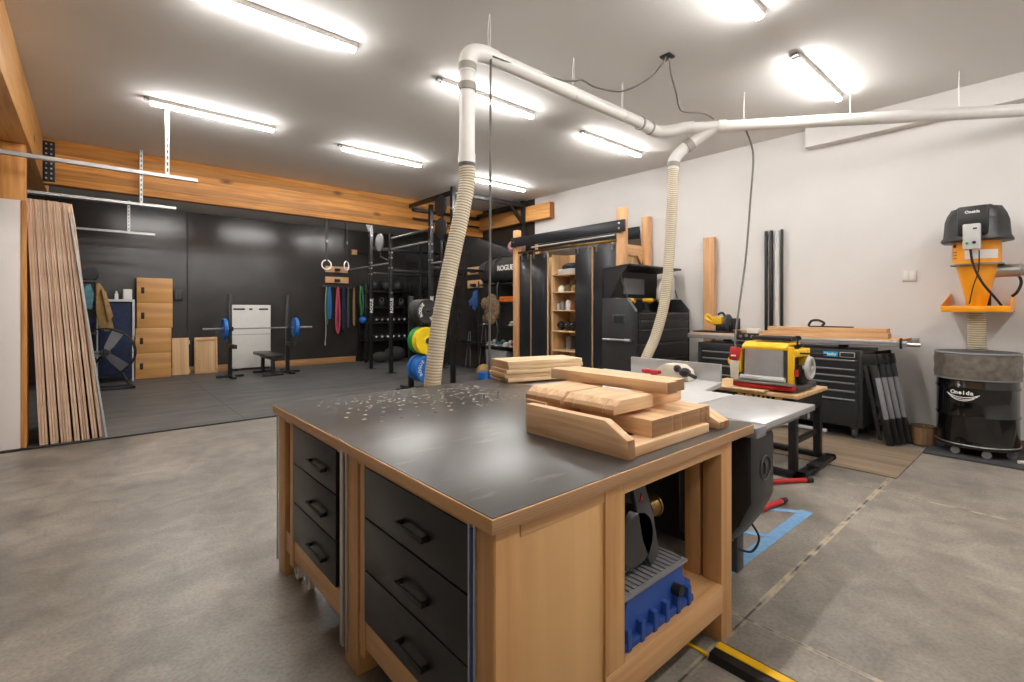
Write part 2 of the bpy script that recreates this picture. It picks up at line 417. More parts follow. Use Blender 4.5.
SMOOTH_ANGLE = 0.7
def mkobj(name, mb, mat):
    me = bpy.data.meshes.new(name)
    bm = mb.bm
    bmesh.ops.remove_doubles(bm, verts=bm.verts, dist=1e-6)
    bm.normal_update()
    for f in bm.faces: f.smooth = True
    for e in bm.edges:
        if len(e.link_faces) == 2: e.smooth = e.calc_face_angle(0.0) < SMOOTH_ANGLE
        else: e.smooth = False
    bm.to_mesh(me); bm.free()
    o = bpy.data.objects.new(name, me); C.objects.link(o)
    me.materials.append(M[mat] if isinstance(mat, str) else mat)
    return o

ROOTM = {}
def thing(name, label, cat, loc=(0, 0, 0), rz=0.0, group=None, rot=None):
    o = bpy.data.objects.new(name, None); C.objects.link(o)
    o.empty_display_size = 0.1
    o.location = loc
    o.rotation_euler = rot if rot else (0, 0, rz)
    o['label'] = label; o['category'] = cat
    if group: o['group'] = group
    from mathutils import Euler
    ROOTM[o.name] = Matrix.Translation(loc) @ Euler(tuple(o.rotation_euler)).to_matrix().to_4x4()
    return o

SPLIT = {'t_track', 'crossmember', 'knob', 'brace', 'knee_brace', 'pull_up_bar', 'hook', 'bolt', 'leg', 'dog_hole', 'dark_dog_hole', 'header_bolt',
         'mobile_base', 'side_column', 'support_post', 'partition', 'side_post', 'gas_strut', 'guard_ring', 'guard_wire', 'hanger_bolt', 'slot', 'clamp_ring', 'hose_clamp',
         'socket', 'wing_rib', 'pipe_collar', 'pipe_joint', 'printed_collar', 'rim', 'foot', 'sleeve', 'cleat', 'strap', 'disc', 'bracket', 'drop_sleeve', 'spreader', 'roundel'}
def loose_split(mb):
    bm = mb.bm; bm.verts.ensure_lookup_table()
    seen = set(); groups = []
    for v in bm.verts:
        if v in seen: continue
        st = [v]; g = []; seen.add(v)
        while st:
            q = st.pop(); g.append(q)
            for e in q.link_edges:
                o = e.other_vert(q)
                if o not in seen: seen.add(o); st.append(o)
        groups.append(g)
    if len(groups) < 2: return [mb]
    res = []
    for g in groups:
        n = MB(); mp = {v: n.bm.verts.new(v.co) for v in g}; fs = set()
        for v in g: fs.update(v.link_faces)
        for f in fs: n.bm.faces.new([mp[v] for v in f.verts])
        res.append(n)
    return res

def part(root, name, mb, mat, world=True, label=None):
    if name in SPLIT:
        bs = loose_split(mb)
        if len(bs) > 1:
            out = [part1(root, name, b, mat, world, label) for b in bs]
            return out[0]
        mb = bs[0]
    return part1(root, name, mb, mat, world, label)

def part1(root, name, mb, mat, world=True, label=None):
    """mb is given in world coordinates (world=True) or in the root's own frame"""
    o = mkobj(name, mb, mat)
    top = root
    while top.parent: top = top.parent
    if world: o.data.transform(ROOTM[top.name].inverted())
    o.parent = root
    if label: o['label'] = label
    return o

def solo(name, label, cat, mb, mat, group=None, kind=None):
    o = mkobj(name, mb, mat)
    vs = o.data.vertices
    xs = [v.co.x for v in vs]; ys = [v.co.y for v in vs]; zs = [v.co.z for v in vs]
    c = Vector(((min(xs)+max(xs))/2, (min(ys)+max(ys))/2, min(zs)))
    o.data.transform(Matrix.Translation(-c)); o.location = c
    if label: o['label'] = label
    if cat: o['category'] = cat
    if group: o['group'] = group
    if kind: o['kind'] = kind
    return o

def struct(name, mb, mat, parent=None):
    o = mkobj(name, mb, mat); 
    if parent: o.parent = parent
    o['kind'] = 'structure'
    return o

def dup(root, loc=None, rz=None, label=None, group=None, rot=None):
    def cp(o, par):
        c = o.copy(); C.objects.link(c)
        if par: c.parent = par
        for ch in list(o.children): cp(ch, c)
        return c
    r = cp(root, None)
    if loc is not None: r.location = loc
    if rz is not None: r.rotation_euler = (0, 0, rz)
    if rot is not None: r.rotation_euler = rot
    if label: r['label'] = label
    if group: r['group'] = group
    return r
# ================================================================== SETTING
HC = 3.75
struct('floor', MB().box(-4.2, -3.2, -0.12, 7.2, 13.0, 0.0), 'concrete')
solo('rubber_mat_floor', None, None, MB().box(-4.0, 6.93, 0.0, 6.99, 12.79, 0.012), 'rubber')
fm = bpy.data.objects['rubber_mat_floor']; fm['kind'] = 'structure'; fm.name = 'floor_gym'
struct('trim_1', MB().box(-4.0, 6.905, 0.0, 6.99, 6.93, 0.014), 'matte_black')
struct('wall_right', MB().box(7.0, -3.2, 0, 7.2, 7.3, HC+0.15), 'white_wall')
struct('wall_right_gym', MB().box(7.0, 7.3, 0, 7.2, 13.0, HC+0.15), 'black_wall')
struct('wall_back', MB().box(-4.2, 12.8, 0, 7.0, 13.0, HC+0.15), 'black_wall')
struct('wall_left', MB().box(-4.2, -3.2, 0, -4.0, 12.8, HC+0.15), 'white_wall')
struct('wall_front', MB().box(-4.0, -3.2, 0, 7.0, -3.0, HC+0.15), 'white_wall')
struct('ceiling', MB().box(-4.0, -3.0, HC, 7.0, 9.2, HC+0.15), 'ceiling')
struct('ceiling_gym', MB().box(-4.0, 9.2, 3.6, 7.0, 12.8, HC+0.15), 'ceiling')
struct('trim_2', MB().box(6.86, -1.5, 3.49, 7.0, 2.18, HC), 'white_wall')     # boxed-in chase high on the right wall
struct('baseboard_back', MB().box(1.3, 12.775, 0.012, 5.45, 12.8, 0.16, 0.004), 'skirting')
struct('baseboard_right', MB().box(6.98, -3.0, 0, 7.0, 7.3, 0.12, 0.003), 'skirting_y')
struct('trim_3', MB().box(1.585, 12.785, 0.16, 1.61, 12.8, 3.6), 'matte_black')     # seam between the black panels
# beams
solo('ceiling_beam', 'long laminated timber beam crossing the room in front of the gym', 'beam',
     MB().box(-0.5, 9.05, 3.13, 6.98, 9.2, HC-0.002, 0.004), 'glulam_x')
solo('ceiling_beam', 'timber beam running overhead along the left side toward the camera', 'beam',
     MB().box(-0.76, -2.98, 3.17, -0.5, 10.2, HC-0.002, 0.004), 'glulam_y')
solo('ceiling_beam', 'short timber header behind the column at the far left', 'beam',
     MB().box(-3.9, 7.2, 2.93, -0.72, 7.36, 3.165, 0.004), 'glulam_x')
solo('wall_beam', 'timber ledger board high on the right wall ending over the white paint', 'beam',
     MB().box(6.86, 6.73, 3.27, 6.995, 9.04, 3.58, 0.004), 'glulam_y')
solo('timber_column', 'timber column behind the white panel at the far left', 'column',
     MB().box(-0.74, 7.2, 0.013, -0.53, 7.38, 3.165, 0.004), 'glulam_z')
t = thing('beam_bracket', 'black bolted steel plate joining the two timber beams', 'bracket', (-0.44, 9.03, 3.15))
part(t, 'plate', MB().box(-0.5, 9.02, 3.16, -0.38, 9.049, 3.7, 0.002), 'matte_black')
mb = MB()
for i in range(8):
    for xx in (-0.465, -0.415): mb.cyl((xx, 9.0, 3.2+i*0.066), (xx, 9.022, 3.2+i*0.066), 0.011, seg=8)
part(t, 'bolt', mb, 'steel')

# ---------------------------------------------------------- LED strip lights
def strip(x0, x1, y, label, zc=HC, src=None):
    L = x1 - x0
    if src is None:
        t = thing('strip_light', label, 'light', ((x0+x1)/2, y, zc-0.08), 0, 'LED strip lights under the ceiling')
        part(t, 'housing', MB().box(-L/2, -0.036, 0.036, L/2, 0.036, 0.08, 0.003), 'white_plastic', world=False)
        part(t, 'diffuser', MB().box(-L/2+0.015, -0.028, 0.008, L/2-0.015, 0.028, 0.0365, 0.010), 'tube_light', world=False)
        part(t, 'mounting_clip', MB().box(-L/2-0.045, -0.028, 0.05, -L/2+0.002, 0.028, 0.078), 'mid_grey', world=False)
        return t
    return dup(src, ((x0+x1)/2, y, zc-0.08), 0, label)
ls = strip(0.47, 1.75, 6.6, 'ceiling strip light above the hanging struts at the left')
for x0, x1, y, lab in (
    (0.47, 1.75, 4.09, 'ceiling strip light nearest the top left edge of the photo'),
    (2.65, 3.93, 6.7, 'ceiling strip light in the far row just left of the white duct'),
    (2.65, 3.93, 4.13, 'ceiling strip light passing behind the top of the vertical duct'),
    (4.83, 6.11, 4.13, 'ceiling strip light between the far duct drop and the horizontal duct'),
    (4.95, 6.23, 6.78, 'ceiling strip light farthest back, above the black rig corner'),
    (4.83, 6.11, 1.61, 'ceiling strip light above the long duct on the right'),
    (2.65, 3.93, 1.56, 'ceiling strip light cut by the top edge of the photo right of center'),
    (0.47, 1.75, 1.56, 'ceiling strip light overhead just outside the view'),
    (0.47, 1.75, -1.0, 'ceiling strip light behind the camera on the left'),
    (2.65, 3.93, -1.0, 'ceiling strip light behind the camera in the middle'),
    (4.83, 6.11, -1.0, 'ceiling strip light behind the camera on the right')):
    strip(x0, x1, y, lab, src=ls)
for x0, lab in ((0.5, 'gym strip light hidden behind the big beam, left one'), (2.7, 'gym strip light hidden behind the big beam, middle one'), (4.6, 'gym strip light hidden behind the big beam, right one')):
    strip(x0, x0+1.28, 10.4, lab, 3.6, ls)

# ---------------------------------------------------------- hanging strut rails
def rail(y, x0, x1, z, hx, ztop, label):
    t = thing('hanging_strut_rail', label, 'rail', ((x0+x1)/2, y, z), 0, 'slotted strut rails hung from the ceiling')
    mb = MB(); w = 0.021
    mb.box(x0, y-w, z-0.021, x1, y+w, z-0.017); mb.box(x0, y-w, z-0.021, x1, y-w+0.004, z+0.021); mb.box(x0, y+w-0.004, z-0.021, x1, y+w, z+0.021)
    mb.box(x0, y-w, z+0.017, x1, y-w+0.012, z+0.021); mb.box(x0, y+w-0.012, z+0.017, x1, y+w, z+0.021)
    part(t, 'rail', mb, 'zinc')
    h = MB(); h.box(hx-0.022, y-0.02, z+0.02, hx+0.022, y-0.012, ztop); h.box(hx-0.022, y-0.02, z+0.02, hx-0.017, y+0.01, ztop); h.box(hx+0.017, y-0.02, z+0.02, hx+0.022, y+0.01, ztop)
    part(t, 'hanger', h, 'zinc')
    s = MB(); n = int((ztop-z)/0.07)
    for i in range(n): s.box(hx-0.007, y-0.0225, z+0.05+i*0.07, hx+0.007, y-0.019, z+0.09+i*0.07)
    part(t, 'slot', s, 'dark_grey')
rail(6.8, -0.72, 0.95, 2.96, 0.655, HC, 'nearest hanging strut rail, over the plywood sheets at left')
rail(8.85, -0.72, 0.96, 2.96, 0.54, HC, 'middle hanging strut rail, in front of the timber beam')
rail(12.2, -0.72, 0.97, 2.96, 0.55, 3.6, 'farthest hanging strut rail, against the black wall')

# ---------------------------------------------------------- sheet goods at left
t = thing('white_sheet_panel', 'tall white panel standing at the left edge of the photo', 'panel', (-0.9, 7.0, 0.0))
part(t, 'face', MB().box(-1.3, 6.94, 0.02, -0.545, 7.04, 2.53, 0.003), 'white_melamine')
part(t, 'edge_banding', MB().box(-0.545, 6.938, 0.02, -0.502, 7.19, 2.53, 0.002), 'glulam_z')
N = 18
sh = None
glabel = 'full plywood sheet standing on edge, leaning left in the tall stack by the white panel'
hs = 2.55
gaps = [0.003, 0.004, 0.020, 0.003, 0.003, 0.018, 0.004, 0.003, 0.003, 0.022, 0.004, 0.016, 0.003, 0.004, 0.024, 0.004, 0.018]
acc = [0.0]
for g_ in gaps: acc.append(acc[-1] + 0.0187 + g_)
for i in range(N):
    f = i / (N-1)
    xb = -0.40 + acc[i]; xt = -0.50 + 0.328*f
    ang = math.atan2(xt - xb, hs)
    hh = hs * (1 if i < N-3 else 0.995)
    yo = random.uniform(0.0, 0.03)
    loc = (xb, 6.97+yo, 0.016)
    lab = glabel
    if i == 0: lab = 'leftmost plywood sheet of the leaning stack, against the white panel'
    if i == N-1: lab = 'rightmost plywood sheet of the leaning stack, showing its face to the gym'
    if sh is None:
        sh = mkobj('plywood_sheet', MB().box(-0.0093, 0, 0, 0.0093, 1.22, hs), 'sheet_edge')
        o = sh
    else:
        o = sh.copy(); C.objects.link(o)
    o.location = loc; o.rotation_euler = (0, ang, 0); 
    o['label'] = lab; o['category'] = 'plywood'; o['group'] = 'plywood sheets leaning in a stack at left'
# pale stick leaning on the stack
mb = MB(); mb.box(-0.012, 0, 0, 0.006, 0.03, 2.46)
o = mkobj('edge_strip', mb, 'zinc'); o.location = (0.125, 6.955, 0.016); o.rotation_euler = (0, math.atan2(-0.30, 2.46), 0)
o['label'] = 'thin pale metal strip leaning on the right side of the plywood stack'; o['category'] = 'strip'

# ================================================================== WORKBENCH
W = thing('workbench', 'large wooden workbench with black top and six black drawers in the foreground', 'workbench', (1.5, 1.9, 0))
x0, x1, y0, y1 = 0.75, 2.28, 0.935, 2.865
top = part(W, 'top', MB().box(x0+0.004, y0+0.004, 0.868, x1-0.004, y1-0.004, 0.900, 0.0015), 'tabletop', label='black laminated bench top')
edge = MB()
edge.box(x0-0.002, y0, 0.855, x0+0.003, y1, 0.897); edge.box(x1-0.003, y0, 0.855, x1+0.002, y1, 0.897)
part(W, 'edge_banding', MB().box(x0-0.001, y0-0.001, 0.858, x1+0.001, y1+0.001, 0.897, 0.002), 'maple_y')
# dog holes with sawdust rims, in a grid near the far left end of the bench top
h1, h2 = MB(), MB()
rh = random.Random(3)
k = 0
for i in range(11):
    for j in range(8):
        hx = 0.93 + i*0.096 + (0.048 if j % 2 else 0); hy = 2.10 + j*0.094
        if hx > 2.0 or (i > 5 and j == 0): continue
        if (i*7+j*3) % 11 == 0 or rh.random() < 0.12: continue
        z = 0.9004
        white = not (j < 2 and i < 5 and (i+j) % 2 == 0)
        (h1 if white else h2).cyl((hx, hy, 0.899), (hx, hy, z+0.0006), rh.choice((0.007, 0.009, 0.0105)), seg=12)
part(top, 'dog_hole', h1, 'dust', label='pale sawdust filled dog hole')
part(top, 'dark_dog_hole', h2, 'matte_black', label='empty dark dog hole')
sd = MB()
for q in range(260):
    cxy = rh.choice(((1.25, 2.55, 0.22), (1.55, 2.45, 0.30), (1.95, 2.6, 0.25), (1.75, 2.25, 0.30), (1.9, 2.2, 0.2)))
    X = cxy[0] + rh.gauss(0, cxy[2]*0.6); Y = cxy[1] + rh.gauss(0, 0.10)
    if not (0.80 < X < 2.2 and 1.9 < Y < 2.84): continue
    s_ = rh.uniform(0.002, 0.008); a0 = rh.uniform(0, 6)
    sd.prism([(X+s_*rh.uniform(0.6, 1.8)*math.cos(a0+k*PI/3), Y+s_*rh.uniform(0.5, 1.2)*math.sin(a0+k*PI/3)) for k in range(6)], 'z', 0.9002, 0.9002+s_*0.15)
solo('sawdust', 'pale sawdust flecks scattered over the far half of the bench top', 'sawdust', sd, 'dust', None, 'stuff')
# legs and rails
def leg(xa, ya, xb, yb, z=0.0):
    return part(W, 'leg', MB().box(xa, ya, z, xb, yb, 0.86, 0.003), 'maple_z')
leg(0.775, 2.735, 0.86, 2.84); leg(0.775, 1.80, 0.86, 1.925); leg(0.775, 0.96, 0.86, 1.035)
leg(2.02, 0.96, 2.115, 1.045); leg(2.03, 2.70, 2.115, 2.80); leg(2.02, 1.06, 2.115, 1.13)
leg(1.228, 0.957, 1.33, 1.03, 0.2)
part(W, 'side_post', MB().box(0.775, 2.59, 0.10, 0.86, 2.645, 0.86, 0.002), 'maple_z')
part(W, 'side_post', MB().box(0.775, 1.735, 0.10, 0.86, 1.775, 0.86, 0.002), 'maple_z')
part(W, 'apron', MB().box(0.778, 0.97, 0.825, 0.83, 2.83, 0.862, 0.002), 'maple_y')
part(W, 'apron', MB().box(0.87, 0.962, 0.808, 2.115, 0.99, 0.862, 0.002), 'maple_x')
part(W, 'apron', MB().box(2.09, 1.0, 0.80, 2.115, 2.83, 0.862, 0.002), 'maple_y')
part(W, 'apron', MB().box(0.80, 2.80, 0.80, 2.1, 2.83, 0.862, 0.002), 'maple_x')
part(W, 'bottom_rail', MB().box(0.782, 1.93, 0.135, 0.83, 2.735, 0.245, 0.003), 'maple_y')
part(W, 'bottom_rail', MB().box(0.782, 1.03, 0.135, 0.83, 1.80, 0.245, 0.003), 'maple_y')
part(W, 'bottom_rail', MB().box(1.228, 0.955, 0.135, 2.02, 0.99, 0.252, 0.003), 'maple_x')
part(W, 'bottom_rail', MB().box(2.07, 1.1, 0.135, 2.11, 2.75, 0.245, 0.003), 'maple_y')
part(W, 'shelf', MB().box(1.23, 0.99, 0.225, 2.07, 2.75, 0.25, 0.002), 'maple_x')
part(W, 'end_panel', MB().box(0.855, 0.966, 0.10, 1.23, 0.984, 0.81, 0.001), 'maple_ply')
part(W, 'end_stile', MB().box(0.778, 0.957, 0.1, 0.862, 0.972, 0.862, 0.002), 'maple_z')
part(W, 'divider', MB().box(1.225, 0.99, 0.25, 1.243, 2.75, 0.81), 'door_black')
part(W, 'back_divider', MB().box(1.243, 1.78, 0.25, 2.05, 1.80, 0.81), 'matte_black')
part(W, 'drawer_carcass', MB().box(0.80, 1.05, 0.245, 1.22, 2.72, 0.83), 'matte_black')
part(W, 't_track', MB().box(0.768, 1.93, 0.05, 0.776, 1.96, 0.86).box(0.768, 1.89, 0.05, 0.773, 1.90, 0.86).box(0.768, 2.845, 0.05, 0.774, 2.86, 0.85), 'alu', label='vertical aluminium track strip')
part(W, 't_track', MB().box(0.768, 1.058, 0.05, 0.778, 1.064, 0.85).box(0.770, 1.036, 0.05, 0.779, 1.042, 0.85), 'alu')
part(W, 'blue_track_insert', MB().box(0.772, 1.042, 0.04, 0.778, 1.058, 0.83), 'blue', label='dark blue strip beside the corner leg')
# drawers
def drawer(ya, yb, za, zb):
    far = ya > 1.9
    d = part(W, 'drawer', MB().box(0.772, ya, za, 0.79, yb, zb, 0.002), 'drawer_black')
    m = (ya+yb)/2 - (0.085 if far else 0.045); w = 0.10 if far else 0.088; zc = za + (zb-za)*0.42
    h = MB()
    h.box(0.742, m-w, zc-0.007, 0.752, m+w, zc+0.007, 0.002)
    h.box(0.744, m-w, zc-0.007, 0.774, m-w+0.016, zc+0.007, 0.002); h.box(0.744, m+w-0.016, zc-0.007, 0.774, m+w, zc+0.007, 0.002)
    part(d, 'handle', h, 'black_metal')
for ya, yb in ((1.07, 1.732), (2.013, 2.583)):
    drawer(ya, yb, 0.645, 0.83); drawer(ya, yb, 0.448, 0.639); drawer(ya, yb, 0.252, 0.442)
# casters (levelling feet) seen under the far leg
for cx, cy in ((0.83, 2.66), (0.84, 2.52)):
    f = part(W, 'caster', MB().box(cx-0.03, cy-0.03, 0.085, cx+0.03, cy+0.03, 0.135).box(cx-0.022, cy-0.004, 0.03, cx-0.017, cy+0.03, 0.09).box(cx+0.017, cy-0.004, 0.03, cx+0.022, cy+0.03, 0.09), 'zinc')
    part(f, 'wheel', MB().cyl((cx-0.015, cy+0.005, 0.034), (cx+0.015, cy+0.005, 0.034), 0.034), 'white_plastic')
# power strip / pegs on bench
for i, (px_, py_) in enumerate(((1.68, 2.17), (1.80, 2.19))):
    solo('bench_dog', ['metal bench dog standing on the bench top, left one of the pair', 'metal bench dog standing on the bench top, right one of the pair'][i], 'peg',
         MB().cyl((px_, py_, 0.9005), (px_, py_, 0.94), 0.006, seg=12).cyl((px_, py_, 0.936), (px_, py_, 0.943), 0.0085, seg=12), 'steel', 'bench dogs on the bench top')

# --------------------------------------------------------- timber offcuts on the bench
E0 = 0.9008
g1 = 'cut timber blocks stacked on the bench top'
mb = MB().prism([(1.505, E0), (1.505, 1.022), (1.09, 1.022), (0.990, 0.966), (0.985, E0)], 'x', 1.392, 1.432, 0.0015)
solo('timber_board', 'lowest board of the cut timber pile, on edge with a clipped corner, facing left', 'board', mb, 'cut_y', g1)
mb = MB().box(1.436, 0.995, E0, 1.98, 1.10, 0.938, 0.0015)
solo('timber_board', 'flat board at the bottom of the timber pile along the near bench edge', 'board', mb, 'cut_x', g1)
for i, xx in enumerate((2.055, 2.10)):
    mb = MB().prism([(0.985, E0), (0.985, 0.93), (1.06, 0.965), (1.30, 0.965), (1.30, E0)], 'x', xx, xx+0.042, 0.0015)
    solo('timber_block', ['inner of two small chamfered blocks at the right end of the timber pile', 'outer of two small chamfered blocks at the right end of the timber pile'][i], 'block', mb, 'cut_y', g1)
xs = [1.585, 1.735, 1.80, 1.945, 1.99, 2.035]
for i in range(len(xs)-1):
    solo('timber_block', 'square ended block in the middle layer of the timber pile, number {} from the left'.format(['one', 'two', 'three', 'four', 'five'][i]),
         'block', MB().box(xs[i]+0.0008, 1.02, 0.9385, xs[i+1]-0.0008, 1.37, 1.004, 0.002), 'cut_y', g1)
solo('timber_board', 'hidden packer board under the far side of the timber pile', 'board', MB().box(1.45, 1.34, E0, 2.03, 1.44, 0.938, 0.0015), 'cut_x', g1)
solo('timber_board', 'upright board behind the chamfered blocks carrying the pile', 'board', MB().box(1.46, 1.46, E0, 1.90, 1.58, 1.022, 0.0015), 'cut_x', g1)
ys = [1.60, 1.525, 1.475, 1.385, 1.37, 1.315, 1.165, 1.112]
o_ = ['first', 'second', 'third', None, 'fourth', 'fifth', 'sixth']
for i in range(7):
    if o_[i] is None: continue
    a, b_ = ys[i+1]+0.0008, ys[i]-0.0008
    mb = MB().prism([(1.475, 1.0235), (1.475, 1.043), (1.52, 1.0745), (1.738, 1.0745), (1.738, 1.0235)], 'y', a, b_, 0.0015)
    solo('timber_block', 'short chamfered block on top of the clipped board, {} from the far end'.format(o_[i]), 'block', mb, 'cut_x', g1)
solo('timber_board', 'packer board on the middle layer under the long top beams', 'board', MB().box(1.745, 1.17, 1.005, 2.06, 1.225, 1.0745, 0.002), 'cut_x', g1)
solo('timber_board', 'far packer board under the long top beams', 'board', MB().box(1.745, 1.50, 1.023, 1.90, 1.60, 1.0745, 0.002), 'cut_x', g1)
solo('timber_beam', 'left of the two long beams lying on top of the timber pile', 'board', MB().box(1.762, 1.06, 1.075, 1.838, 1.72, 1.124, 0.002), 'cut_y', g1)
solo('timber_beam', 'right of the two long beams lying on top of the timber pile', 'board', MB().box(1.8395, 1.08, 1.075, 1.93, 1.70, 1.124, 0.002), 'cut_y', g1)
# board pile at the far end of the bench
M['pine_pile'] = wood('knotty_pine', '#e4c8a0', '#c8a274', 'x', '#c49c70', rough=0.6, fine=30, knots=5)
names = ['bottom', 'second', 'third', 'fourth', 'top']
for i in range(5):
    z = 0.9008 + i*0.030
    dx = random.uniform(-0.012, 0.012); dy = random.uniform(-0.01, 0.01)
    o = mkobj('pine_board', MB().box(-0.32, -0.145, 0, 0.32, 0.145, 0.0285, 0.003), 'pine_pile')
    o.location = (2.585+dx, 2.68+dy, z); o.rotation_euler = (0, 0, -0.26+random.uniform(-0.02, 0.02))
    o['label'] = '{} board of the knotty pine stack at the far corner of the bench'.format(names[i]); o['category'] = 'board'
    o['group'] = 'pine boards stacked at the far corner of the bench'

# --------------------------------------------------------- machine on the lower shelf
t = thing('bench_grinder_station', 'blue based grinding machine with black wheel cover on the lower shelf of the bench', 'machine', (1.585, 1.13, 0.2505), PI/2)
b = MB()
b.prism([(-0.26, 0.0), (-0.25, 0.075), (-0.20, 0.09), (-0.18, 0.17), (0.18, 0.17), (0.20, 0.09), (0.25, 0.075), (0.26, 0.0)], 'x', -0.13, 0.06, 0.006)
for yy in (-0.2, -0.12, -0.04, 0.04, 0.12, 0.2):
    b.box(-0.155, yy-0.012, 0.0, 0.08, yy+0.012, 0.075, 0.004)
b.box(-0.15, -0.24, 0.0, 0.08, 0.24, 0.03, 0.006)
pb = part(t, 'base', b, 'blue', world=False, label='blue ribbed plastic base')
part(t, 'knob', MB().cyl((-0.165, -0.12, 0.09), (-0.13, -0.12, 0.09), 0.022).cyl((-0.05, -0.30, 0.10), (-0.05, -0.22, 0.10), 0.02), 'matte_black', world=False)
g = MB().box(-0.145, -0.20, 0.17, 0.08, 0.235, 0.182, 0.003)
for k in range(15): g.box(-0.13, -0.19+k*0.029, 0.181, 0.07, -0.177+k*0.029, 0.187)
part(t, 'work_table', g, 'mid_grey', world=False, label='grey slotted work table')
part(t, 'arm', MB().prism([(0.09, 0.52), (0.02, 0.53), (-0.045, 0.38), (-0.085, 0.22), (-0.03, 0.187), (0.03, 0.30)], 'x', -0.09, -0.07, 0.004), 'dark_grey', world=False)
part(t, 'wheel_cover', MB().lathe([(0.0, -0.045), (0.10, -0.045), (0.115, -0.03), (0.115, 0.03), (0.10, 0.045), (0.0, 0.045)], (-0.045, 0.06, 0.315), 'x'), 'drum', world=False, label='glossy black wheel cover')
part(t, 'brass_collar', MB().lathe([(0.0, -0.05), (0.03, -0.045), (0.04, -0.035), (0.04, 0.01), (0.035, 0.03), (0.0, 0.05)], (-0.045, -0.085, 0.39), 'y').torus((-0.045, -0.11, 0.39), 0.04, 0.006, 'y'), 'brass', world=False)
part(t, 'mark', MB().prism([(0.028, 0.455), (0.04, 0.485), (0.052, 0.455), (0.04, 0.465)], 'x', -0.093, -0.0905), 'red', world=False, label='small red arrow mark')
t = thing('black_cabinet', 'black steel cabinet standing in the open bay of the workbench', 'cabinet', (1.75, 1.6, 0.2505))
part(t, 'body', MB().box(1.50, 1.40, 0.2505, 2.015, 1.77, 0.80, 0.006), 'matte_black')
part(t, 'lower_vent', MB().box(1.72, 1.392, 0.28, 1.9, 1.401, 0.36, 0.002), 'dark_grey')

# --------------------------------------------------------- cord cover on the floor
t = thing('cord_cover', 'black floor cord cover with a yellow lid strip at the bottom right', 'cord cover', (1.98, 0.5, 0))
part(t, 'body', MB().prism([(1.882, 0.0), (1.895, 0.028), (1.995, 0.028), (2.015, 0.0)], 'y', 0.15, 0.952, 0.002), 'black_plastic')
part(t, 'yellow_strip', MB().box(1.94, 0.15, 0.0275, 1.982, 0.95, 0.033, 0.001), 'yellow', label='yellow lid strip')
solo('yellow_shim', 'thin yellow stick lying on the floor by the bench leg', 'stick', MB().box(1.90, 0.935, 0.0005, 1.915, 1.06, 0.008), 'yellow')
# ================================================================== TABLE SAW / JOINTER beside the bench
t = thing('table_saw', 'grey topped table saw with tall steel fence and black motor cover behind the bench', 'table saw', (3.0, 1.7, 0))
part(t, 'extension_wing', MB().box(2.415, 0.94, 0.846, 3.125, 1.395, 0.878, 0.004), 'alu', label='light grey extension wing')
part(t, 'front_rail', MB().box(2.30, 0.93, 0.825, 2.41, 1.60, 0.874, 0.004), 'mid_grey')
part(t, 'cast_top', MB().prism([(2.35, 1.402), (3.11, 1.402), (3.11, 1.60), (3.58, 1.70), (3.58, 2.80), (2.35, 2.80)], 'z', 0.842, 0.878, 0.004), 'light_grey', label='light cast top')
part(t, 'wing_rib', MB().box(2.45, 1.0, 0.80, 3.09, 1.03, 0.848).box(2.45, 1.30, 0.80, 3.09, 1.33, 0.848).box(3.06, 0.96, 0.80, 3.10, 1.39, 0.848), 'mid_grey')
fe = part(t, 'fence', MB().box(3.56, 1.70, 0.878, 3.585, 2.50, 1.01, 0.003), 'alu', label='tall steel fence')
part(t, 'fence_bracket', MB().box(3.59, 2.0, 0.86, 3.70, 2.12, 0.96, 0.004), 'mid_grey')
part(t, 'blade_guard', MB().prism([(1.86, 0.88), (1.88, 0.96), (1.94, 1.0), (2.06, 1.0), (2.13, 0.96), (2.16, 0.88)], 'x', 3.38, 3.50, 0.01), 'hose', label='cream blade guard')
part(t, 'fence_knob', MB().sphere((3.36, 1.94, 0.975), 0.028).cyl((3.36, 1.94, 0.975), (3.45, 1.94, 0.975), 0.01).sphere((3.33, 1.86, 0.955), 0.035, (1, 1.3, 1)).tube([(3.36, 1.95, 0.97), (3.33, 1.86, 0.955), (3.30, 1.76, 0.93)], 0.014), 'matte_black')
part(t, 'lever', MB().tube([(3.30, 2.08, 0.90), (3.27, 2.12, 0.945), (3.30, 2.2, 0.94)], 0.017).box(3.26, 2.05, 0.925, 3.32, 2.18, 0.955, 0.008), 'red', label='red clamping lever')
part(t, 'cabinet', MB().box(2.62, 1.45, 0.06, 3.08, 2.4, 0.842, 0.01), 'matte_black')
part(t, 'arbor_column', MB().cyl((3.06, 1.33, 0.60), (3.06, 1.33, 0.845), 0.026).cyl((3.06, 1.33, 0.55), (3.06, 1.33, 0.60), 0.018), 'steel')
mc = MB().prism([(1.0, 0.80), (1.0, 0.47), (1.06, 0.34), (1.15, 0.20), (1.40, 0.20), (1.40, 0.80)], 'x', 2.42, 2.71, 0.03)
m_ = part(t, 'motor_cover', mc, 'black_plastic', label='rounded black plastic motor cover')
part(m_, 'emblem', MB().torus((2.575, 0.998, 0.62), 0.06, 0.005, 'y', 28, 6).prism([(2.56, 0.59), (2.59, 0.62), (2.56, 0.65), (2.57, 0.62)], 'y', 0.994, 1.0), 'dark_grey', label='embossed ring emblem')
part(t, 'cabinet_foot', MB().box(2.62, 1.16, 0.0, 2.70, 1.40, 0.30, 0.004), 'dark_grey')
part(t, 'warning_label', MB().box(2.615, 1.18, 0.17, 2.6205, 1.24, 0.23), 'yellow', label='yellow label')
part(t, 'power_cord', MB().tube([(2.66, 1.12, 0.30), (2.70, 1.08, 0.20), (2.66, 1.10, 0.13), (2.61, 1.15, 0.14)], 0.006), 'matte_black')

